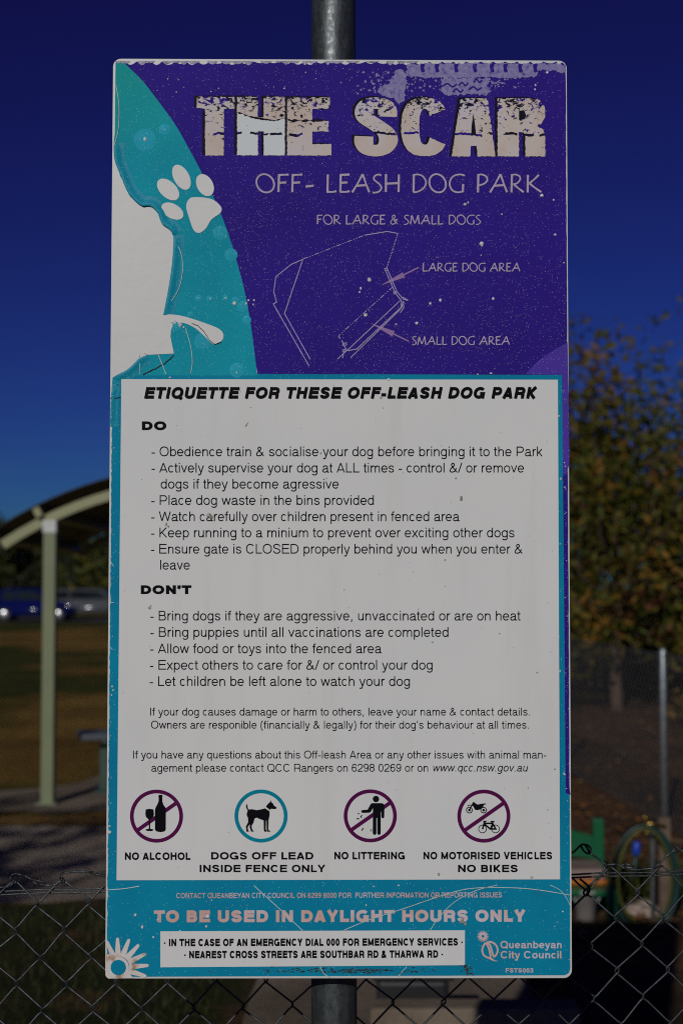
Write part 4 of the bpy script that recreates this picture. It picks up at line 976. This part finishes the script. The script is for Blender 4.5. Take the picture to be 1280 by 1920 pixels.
# ------------------------------------------------------------------ parked cars
M['tyre'] = mat_plain('tyre_rubber', (.018, .018, .019), .8, .2, 20); M['rim'] = mat_plain('alloy', (.5, .5, .52), .3, .1, 20, metal=.9)
M['glass'] = mat_plain('dark_car_glass', (.012, .014, .018), .08, .1, 3, spec=.6); M['redlamp'] = mat_plain('red_lens', (.25, .01, .012), .15, .1, 10)
M['lens'] = mat_plain('clear_lens', (.7, .72, .75), .22, .05, 10, metal=.8)
def car(name, label, loc_, paint, L=3.6, H=1.47, wb=2.42, hatch=True):
    e = tag(empty(name, loc_), label, 'car', 'cars parked beyond the grass'); W = 1.66
    if hatch: low = [(-L / 2, .42), (-L / 2 + .02, .80), (-L / 2 + .12, .93), (L / 2 - 1.0, .93), (L / 2 - .28, .80), (L / 2 - .03, .66), (L / 2, .42), (L / 2 - .1, .24), (-L / 2 + .1, .24)]
    else: low = [(-L / 2, .45), (-L / 2 + .03, .88), (-L / 2 + .3, .94), (L / 2 - 1.2, .93), (L / 2 - .35, .82), (L / 2 - .04, .68), (L / 2, .42), (L / 2 - .12, .24), (-L / 2 + .1, .24)]
    r0 = -L / 2 + (.12 if hatch else .35)
    cab = [(r0, .90), (r0 + .16, H - .14), (r0 + .42, H), (L / 2 - 1.75, H), (L / 2 - 1.45, H - .06), (L / 2 - .92, .90)]
    bm = bmesh.new(); add_prism(bm, low, -W / 2, W / 2); bmesh.ops.bevel(bm, geom=[x for x in bm.edges if x.is_boundary or x.calc_face_angle(0) > .5], offset=.06, segments=3, affect='EDGES'); bmesh.ops.recalc_face_normals(bm, faces=bm.faces)
    body = bm_obj('body', bm, paint, e, True)
    bm = bmesh.new(); add_prism(bm, cab, -W / 2 + .12, W / 2 - .12); bmesh.ops.bevel(bm, geom=[x for x in bm.edges if x.calc_face_angle(0) > .3], offset=.05, segments=2, affect='EDGES'); bmesh.ops.recalc_face_normals(bm, faces=bm.faces)
    bm_obj('cabin', bm, paint, e, True)
    for sd in (-1, 1):
        y = sd * (W / 2 - .118)
        for prof in ([(r0 + .30, .96), (r0 + .40, H - .10), (r0 + .95, H - .08), (r0 + .95, .96)], [(r0 + 1.02, .96), (r0 + 1.02, H - .08), (L / 2 - 1.68, H - .09), (L / 2 - 1.12, .96)]):
            bm = bmesh.new(); add_prism(bm, prof, min(y, y + sd * .006), max(y, y + sd * .006)); bmesh.ops.recalc_face_normals(bm, faces=bm.faces); bm_obj('window', bm, M['glass'], e)
        for x in (-wb / 2, wb / 2):
            bm = bmesh.new()
            prof = [(.20, -.09), (.29, -.10), (.31, -.06), (.31, .06), (.29, .10), (.20, .09)]
            rings = [[bm.verts.new((x + r * math.cos(a * math.pi / 12), sd * (W / 2 - .055) + w, .31 + r * math.sin(a * math.pi / 12))) for a in range(24)] for r, w in prof]
            for i in range(6):
                A, B = rings[i], rings[(i + 1) % 6]
                for a in range(24): bm.faces.new((A[a], A[(a + 1) % 24], B[(a + 1) % 24], B[a]))
            bmesh.ops.recalc_face_normals(bm, faces=bm.faces); wh = bm_obj('wheel', bm, M['tyre'], e, True)
            bm = bmesh.new(); bmesh.ops.create_uvsphere(bm, u_segments=18, v_segments=8, radius=1)
            for q in bm.verts: q.co = Vector((x + q.co.x * .21, sd * (W / 2 + .005) + q.co.y * .05, .31 + q.co.z * .21))
            bm_obj('rim', bm, M['rim'], wh, True)
        bm = bmesh.new(); add_box(bm, (-L / 2 + .05, sd * (W / 2 - .16), .80), (.10, .26, .22), bevel=.03); bm_obj('tail_light', bm, M['redlamp'], e, True)
        bm = bmesh.new(); bmesh.ops.create_uvsphere(bm, u_segments=14, v_segments=8, radius=1)
        for q in bm.verts: q.co = Vector((L / 2 - .16 + q.co.x * .2, sd * (W / 2 - .12) + q.co.y * .14, .70 + q.co.z * .10))
        bm_obj('headlight', bm, M['lens'], e, True)
        bm = bmesh.new(); bmesh.ops.create_uvsphere(bm, u_segments=12, v_segments=8, radius=1)
        for q in bm.verts: q.co = Vector((L / 2 - 1.25 + q.co.x * .08, sd * (W / 2 + .05) + q.co.y * .10, .98 + q.co.z * .08))
        bm_obj('mirror', bm, paint, e, True)
    bm = bmesh.new(); add_box(bm, (-L / 2 + .03, 0, .40), (.12, W - .1, .2), bevel=.05); bm_obj('rear_bumper', bm, paint, e, True)
    return e
M['blue'] = mat_plain('blue_car_paint', (.004, .008, .085), .16, .03, 3, spec=.5); M['silver'] = mat_plain('silver_car_paint', (.14, .15, .165), .2, .03, 3, metal=.4)
bc = gnd(66, 1165)
car('parked_car', 'small bright blue hatchback parked past the grass, nearest the road edge', (bc.x, bc.y, .006), M['blue'])
sc_ = gnd(158, 1161)
car('parked_car', 'silver sedan parked just behind the blue hatchback', (sc_.x, sc_.y + 1.5, .006), M['silver'], 4.4, 1.45, 2.65, False)

# ------------------------------------------------------------------ trees
def leaf_mat(name, c, var=.4):
    t = NT(name, .6, .25)
    oi = t.n.new('ShaderNodeObjectInfo')
    n = t.noise(1.7, 3); n2 = t.noise(14, 2)
    a = t.ramp(t.math('MULTIPLY_ADD', n2, .6, t.math('MULTIPLY', n, .4)), [(.36, tuple(k * (1 - var) for k in c)), (.64, tuple(k * (1 + var) for k in c))])
    t.color(a)
    tr = t.n.new('ShaderNodeBsdfTranslucent'); t.l.new(a, tr.inputs[0]); ms = t.n.new('ShaderNodeMixShader'); ms.inputs[0].default_value = .25
    t.l.new(t.b.outputs[0], ms.inputs[1]); t.l.new(tr.outputs[0], ms.inputs[2]); t.l.new(ms.outputs[0], t.n['Material Output'].inputs[0]); return t.m
M['bark'] = mat_plain('brown_bark', (.11, .075, .05), .9, .35, 14, bump=.5, bscale=40)
M['palebark'] = mat_plain('pale_gum_bark', (.30, .25, .19), .8, .3, 5, bump=.2)
LG = [leaf_mat('olive_leaf', (.115, .100, .012)), leaf_mat('green_leaf', (.060, .075, .010)), leaf_mat('amber_leaf', (.20, .105, .014)), leaf_mat('dark_leaf', (.022, .028, .012)), leaf_mat('red_leaf', (.13, .045, .02))]
def leaves_at(V, F, MI, c, n, spread, size, mi):
    for _ in range(n):
        p = Vector((random.gauss(c.x, spread), random.gauss(c.y, spread), random.gauss(c.z, spread)))
        d = Vector((random.gauss(0, 1), random.gauss(0, 1), random.gauss(0, .8))).normalized(); e = d.orthogonal().normalized(); e.rotate(Matrix.Rotation(random.uniform(0, 6.28), 3, d)); g = d.cross(e)
        s = size * random.uniform(.6, 1.3); b = len(V)
        V += [p - e * s, p + g * s * .42 - d * s * .1, p + e * s, p - g * s * .42 - d * s * .1]; F.append((b, b + 1, b + 2, b + 3)); MI.append(mi)
def tree(name, label, base, height, radius, crown_bottom, shoots, per, leaf, mats, trunk_r, bark, seed, group=None, upright=.5, lean=(0, 0)):
    random.seed(seed)
    e = tag(empty(name, base), label, 'tree', group)
    bm = bmesh.new(); tb = crown_bottom + .25 * (height - crown_bottom)
    add_tube(bm, [(lean[0] * t * t + .03 * math.sin(5 * t + seed), lean[1] * t, -.05 + tb * t) for t in [k / 8 for k in range(9)]], [trunk_r * (1 - .35 * k / 8) for k in range(9)], 10)
    V, F, MI = [], [], []
    topc = Vector((lean[0], lean[1], tb))
    for k in range(shoots):
        a = random.uniform(0, 6.28); q = math.sqrt(random.random()) * radius
        zz = crown_bottom + (height - crown_bottom) * (random.random() ** .8)
        rel = (zz - crown_bottom) / (height - crown_bottom)
        q *= (1 - .55 * max(0, rel - .45) / .55) * (.75 + .25 * min(1, rel / .2))
        tip = Vector((lean[0] + q * math.cos(a), lean[1] + q * math.sin(a), zz * random.uniform(.93, 1.0)))
        st = Vector((lean[0] * .8 + tip.x * .18, lean[1] + tip.y * .18, max(crown_bottom * .75, min(tb, zz * .6))))
        mid = (st + tip) * .5 + Vector((q * .25 * math.cos(a), q * .25 * math.sin(a), -.15 * upright))
        if k % 2 == 0: add_tube(bm, [st, mid, tip], [trunk_r * .28, trunk_r * .16, trunk_r * .05], 5, caps=False)
        mi = random.choices(range(len(mats)), [m[1] for m in mats])[0]
        for j in range(7):
            t = .35 + .65 * j / 6; c = st * (1 - t) ** 2 + mid * (2 * t * (1 - t)) + tip * t * t
            leaves_at(V, F, MI, c, max(1, int(per / 7)), radius * .085 * (1.25 - .6 * t), leaf, mi if random.random() < .6 else random.choices(range(len(mats)), [m[1] for m in mats])[0])
    bm_obj('trunk', bm, bark, e, True)
    o = mesh_obj('crown', V, F, [m[0] for m in mats], e)
    for i, pl in enumerate(o.data.polygons): pl.material_index = MI[i]
    return e
AUT = [(LG[0], 5), (LG[1], 4), (LG[2], 1.3), (LG[4], .6)]
tree('autumn_tree', 'tall leafy tree turning amber and olive on the right, nearest beyond the back fence', (3.47, 18, 0), 4.95, 2.1, .75, 172, 84, .066, AUT, .085, M['bark'], 3)
BK = [(LG[3], 5), (LG[1], 2), (LG[0], 1)]
tree('shrub_tree', 'dark bushy tree behind the autumn tree at the right edge', (6.2, 24, 0), 3.6, 2.0, .15, 110, 60, .09, BK, .08, M['bark'], 8, upright=.2)
tree('shrub_tree', 'dark bushy tree standing left behind the autumn tree, against the sign', (3.4, 26, 0), 3.4, 1.9, .15, 110, 60, .09, BK, .08, M['bark'], 9, upright=.2)
tree('golden_bush', 'golden dry bush low at the right edge beside the steel fence post', (4.3, 16.2, 0), 1.35, .75, .05, 60, 40, .05, [(leaf_mat('golden_leaf', (.20, .12, .025)), 3), (LG[0], 1)], .03, M['bark'], 21, upright=.1)
# gums beyond the cars
far = [(-23.0, 92, 6.2, 4.6, 31, 'broad dark gum tree far left behind the blue car'), (-19.5, 96, 5.6, 4.4, 32, 'dark gum tree with a pale trunk right above the blue car'), (-14.5, 90, 5.0, 3.9, 33, 'dark gum tree behind the silver car and the shelter post'),
       (-20, 108, 6.4, 5.0, 34, 'farthest wide gum tree between the blue and the silver car'), (-9, 98, 5.4, 4.6, 35, 'dark gum tree beside the sign edge, right of the silver car')]
for x, y, h, r, sdv, lb in far:
    tree('gum_tree', lb, (x, y, 0), h, r, .5 if sdv != 32 else 1.6, 90, 56, .26, BK, .22, M['palebark'], sdv, 'gum trees beyond the road', .2)
# a tree behind the viewer's left whose shade falls over the gravel and lawn
tree('shade_tree', 'leafy tree beside the fence left of the viewer, shading the gravel', (-5.5, -2.5, 0), 5.9, 2.0, 3.0, 80, 70, .11, [(LG[1], 1), (LG[0], 1)], .12, M['bark'], 41, upright=.3)

# ------------------------------------------------------------------ back fence on the right
def back_mesh(bm, a, b, h, cell=.09, r=.0027):
    L = (b - a).length; d = (b - a).normalized(); n = int(L / cell)
    for k in range(-int(h / cell), n):
        for sgn in (1, -1):
            s0, s1 = k * cell, k * cell + h
            t0, t1 = max(0, s0), min(L, s1)
            if t1 <= t0: continue
            z0, z1 = (t0 - s0), (t1 - s0)
            if sgn < 0: z0, z1 = h - z0, h - z1
            add_tube(bm, [a + d * t0 + Vector((0, 0, z0 + .03)), a + d * t1 + Vector((0, 0, z1 + .03))], r, 3, caps=False)
M['oldwire'] = mat_plain('dark_weathered_wire', (.10, .104, .106), .6, .2, 30, metal=.3)
A0, A1 = Vector((2.24, 6.9, 0)), Vector((1.62, 15.5, 0))
BF = tag(empty('back_fence', A0), 'chain link fence running away on the right with galvanised posts', 'fence')
bm = bmesh.new(); back_mesh(bm, Vector((0, 0, 0)), A1 - A0, 1.1); bm_obj('wire_mesh', bm, M['oldwire'], BF)
for t in (0.0, .27, .62, 1.0):
    q = (A1 - A0) * t
    bm = bmesh.new(); add_tube(bm, [(q.x, q.y, -.02), (q.x, q.y, 1.155), (q.x, q.y, 1.17), (q.x, q.y, 1.175)], [.024, .024, .018, .004], 16); bm_obj('post', bm, M['galvpost'], BF, True)
for z, r_ in ((1.13, .007), (.6, .003)):
    bm = bmesh.new(); add_tube(bm, [Vector((0, 0, z)), (A1 - A0) + Vector((0, 0, z))], r_, 5); bm_obj('tension_wire', bm, M['oldwire'], BF)
# dark hedge behind the autumn tree
random.seed(77)
V, F, MI = [], [], []
for k in range(420):
    x = random.uniform(1.2, 12); c = Vector((x - 6, random.gauss(0, .35), random.uniform(.05, .95 - .03 * (x - 3)))); leaves_at(V, F, MI, c, 14, .10, .07, 0)
HG = tag(empty('hedge', (6, 21, 0)), 'low dark hedge running behind the autumn tree trunk', 'hedge')
mesh_obj('foliage', V, F, [LG[3]], HG)
bm = bmesh.new()
for k in range(24): add_tube(bm, [(-4.6 + k * .45, 0, 0), (-4.6 + k * .45 + random.gauss(0, .1), random.gauss(0, .1), .7)], [.02, .008], 5)
bm_obj('stems', bm, M['bark'], HG)

# ------------------------------------------------------------------ tap, hose, chair, bucket
M['hoseg'] = mat_plain('dark_green_hose', (.006, .040, .036), .4, .1, 10, spec=.5); M['hosey'] = mat_plain('yellow_green_hose', (.06, .068, .008), .5, .1, 10, spec=.5)
M['bluep'] = mat_plain('blue_plastic', (.012, .05, .40), .4, .05, 10); M['brass'] = mat_plain('brass', (.32, .20, .05), .35, .15, 20, metal=.9)
M['timber'] = mat_plain('weathered_timber', (.13, .09, .065), .85, .25, 9, bump=.3)
HY = 6.75
def hp(x, y, dy=0): return pix(x, y, HY + dy)
TP = hp(1250, 1640); TP.z = 0
T = tag(empty('tap_post', (TP.x, HY + .06, 0)), 'pale timber tap post holding the coiled garden hose', 'post')
bm = bmesh.new(); zt2 = hp(1250, 1536).z; add_box(bm, (0, 0, zt2 / 2), (.055, .055, zt2), bevel=.006); bm_obj('timber_stake', bm, M['timber'], T)
bm = bmesh.new(); kx = hp(1211, 1545).x - TP.x; kz = hp(1211, 1545).z
add_tube(bm, [(.0, -.03, kz - .02), (kx * .5, -.035, kz - .005), (kx, -.05, kz)], .010, 8); add_tube(bm, [(kx, -.05, kz + .03), (kx, -.05, kz - .025), (kx, -.075, kz - .045)], .011, 8); add_tube(bm, [(kx - .022, -.05, kz + .03), (kx + .022, -.05, kz + .03)], .006, 6)
bm_obj('tap', bm, M['brass'], T, True)
bm = bmesh.new(); px_ = hp(1228, 1600).x - TP.x; add_tube(bm, [(px_, .01, 0), (px_, .01, kz - .03), (px_ - .01, 0, kz - .01), (kx, -.045, kz)], .012, 8); bm_obj('pipe', bm, M['galvpost'], T, True)
H = tag(empty('garden_hose', (TP.x, HY, 0)), 'coiled green and yellow garden hose hanging from the tap', 'hose')
HO = Vector((TP.x, HY, 0))
def loop(cx, cy, rx, ry, dy, n=30): return [hp(cx + rx * math.sin(2 * math.pi * k / n) * (1 - .08 * math.cos(2 * math.pi * k / n)), cy - ry * math.cos(2 * math.pi * k / n), dy) - HO for k in range(n)]
bm = bmesh.new()
for cx, cy, rx, ry, dy in ((1206, 1645, 60, 97, 0), (1209, 1647, 62, 99, .02)): add_tube(bm, loop(cx, cy, rx, ry, dy), .0080, 8, closed=True)
bm_obj('green_coil', bm, M['hoseg'], H, True)
bm = bmesh.new()
for cx, cy, rx, ry, dy in ((1208, 1644, 50, 90, -.035),): add_tube(bm, loop(cx, cy, rx, ry, dy), .0080, 8, closed=True)
bm_obj('yellow_coil', bm, M['hosey'], H, True)
bm = bmesh.new(); add_tube(bm, [hp(1187, 1650, -.03) - HO, hp(1189, 1625, -.03) - HO, hp(1192, 1600, -.03) - HO], .0095, 8); bm_obj('hose_end', bm, M['hoseg'], H, True)
bm = bmesh.new(); add_tube(bm, [hp(1191, 1604, -.03) - HO, hp(1191.5, 1598, -.03) - HO, hp(1193, 1582, -.03) - HO, hp(1193, 1578, -.03) - HO], [.012, .019, .019, .012], 12); bm_obj('connector', bm, M['bluep'], H, True)
# stones and weeds at the foot of the hose
M['stone'] = mat_plain('pale_stone', (.34, .27, .22), .9, .3, 12)
def stones(pts, nm, label_fn, grp):
    for i, (x, y, s) in enumerate(pts):
        g = gnd(x, y); bm = bmesh.new(); m = bmesh.ops.create_icosphere(bm, subdivisions=2, radius=s)
        for q in bm.verts: q.co = Vector((q.co.x * 1.2, q.co.y, q.co.z * .6 + s * .35)) + Vector([random.uniform(-1, 1) * s * .12 for _ in range(3)])
        o = bm_obj(nm, bm, M['stone'], None, True); o.location = g; tag(o, label_fn, 'stone', grp)
stones([(1195, 1712, .05), (1214, 1718, .045), (1207, 1700, .035), (1180, 1716, .035), (1226, 1708, .03)], 'stone', 'pale rounded stone on the ground under the hanging hose', 'stones under the hose')
random.seed(14); V, F, MI = [], [], []
for _ in range(60): leaves_at(V, F, MI, Vector((random.gauss(0, .13), random.gauss(.15, .08), abs(random.gauss(.06, .05)))), 10, .03, .03, 0)
W_ = tag(empty('weed_clump', gnd(1212, 1690)), 'clump of green weeds growing behind the garden hose', 'plant'); mesh_obj('leaves', V, F, [LG[1]], W_)
# green plastic chair
M['gplast'] = mat_plain('green_plastic', (.003, .10, .036), .4, .08, 6, spec=.4)
CY = 7.1
def cp(x, y, dy=0): return pix(x, y, CY + dy)
CO = cp(1090, 1690); CO = Vector((CO.x, CY, 0))
CH = tag(empty('plastic_chair', CO), 'green plastic chair standing beside the sign, loaded with a tray', 'chair')
def cbox(name, x0, x1, y0, y1, dy0, dy1, mat=M['gplast'], bev=.006):
    a, b = cp(x0, y0) - CO, cp(x1, y1) - CO; bm = bmesh.new()
    add_box(bm, ((a.x + b.x) / 2, (dy0 + dy1) / 2, (a.z + b.z) / 2), (abs(b.x - a.x), abs(dy1 - dy0), abs(a.z - b.z)), bevel=bev); return bm_obj(name, bm, mat, CH)
seat_z = cp(1090, 1640).z - CO.z
up = cp(1124, 1537).z - CO.z
cbox('back_post', 1113, 1134, 1537, 1645, .02, .08); cbox('back_post', 1018, 1038, 1537, 1645, .02, .08)
a, b = cp(1036, 1562) - CO, cp(1115, 1606) - CO; bm = bmesh.new()
add_prism(bm, [(a.x, a.z + .03), (b.x, a.z - .02), (b.x, b.z - .02), (a.x, b.z + .01)], .035, .065); bmesh.ops.recalc_face_normals(bm, faces=bm.faces); bm_obj('backrest', bm, M['gplast'], CH)
cbox('seat', 1020, 1132, 1640, 1651, -.36, .06)
for x in (1018, 1113):
    for d in (.02, -.36):
        w = 19; a = cp(x, 1650) - CO; b = cp(x + w, 1650) - CO; bm = bmesh.new(); add_box(bm, ((a.x + b.x) / 2, d + .03, a.z / 2), (b.x - a.x, .055, a.z), bevel=.006); bm_obj('leg', bm, M['gplast'], CH)
# tray on the chair, bucket below it
M['orange'] = mat_plain('orange_plastic', (.45, .13, .012), .45, .1, 8); M['pinkish'] = mat_plain('faded_pink_plastic', (.24, .17, .15), .6, .12, 8); M['bucketw'] = mat_plain('dirty_white_plastic', (.40, .36, .33), .5, .12, 8)
sz = (cp(1090, 1640) - CO).z
TR = tag(empty('tray', CO + Vector((-.03, -.12, sz + .002))), 'faded pink tray with orange base on the green chair seat', 'tray')
bm = bmesh.new(); add_box(bm, (.005, 0, .012), (.22, .26, .024), bevel=.006); bm_obj('base', bm, M['orange'], TR)
bm = bmesh.new(); add_box(bm, (.005, 0, .048), (.21, .25, .046), bevel=.012); bm_obj('tub', bm, M['pinkish'], TR)
BU = tag(empty('bucket', gnd(1097, 1704)), 'dirty white bucket on the ground under the green chair', 'bucket')
BU.location.y = CY - .30; BU.location.x = cp(1097, 1690).x * (CY - .3) / CY; BU.location.z = .004
bm = bmesh.new(); pr = [(.0, 0), (.052, 0), (.064, .13), (.070, .13), (.070, .14), (.060, .14), (.05, .01), (0, .01)]
rings = [[bm.verts.new((r * math.cos(k * math.pi / 12), r * math.sin(k * math.pi / 12), z_)) for k in range(24)] for r, z_ in pr[1:-1]]
for A, B in zip(rings, rings[1:]):
    for k in range(24): bm.faces.new((A[k], A[(k + 1) % 24], B[(k + 1) % 24], B[k]))
bm.faces.new(rings[0][::-1]); bm.faces.new(rings[-1]); bmesh.ops.recalc_face_normals(bm, faces=bm.faces); bm_obj('pail', bm, M['bucketw'], BU, True)
bm = bmesh.new(); add_tube(bm, [(.068 * math.cos(a * math.pi / 10), -.02 - .02 * math.sin(a * math.pi / 10), .13 - .06 * math.sin(a * math.pi / 10)) for a in range(11)], .003, 6); bm_obj('handle', bm, M['galvpost'], BU)
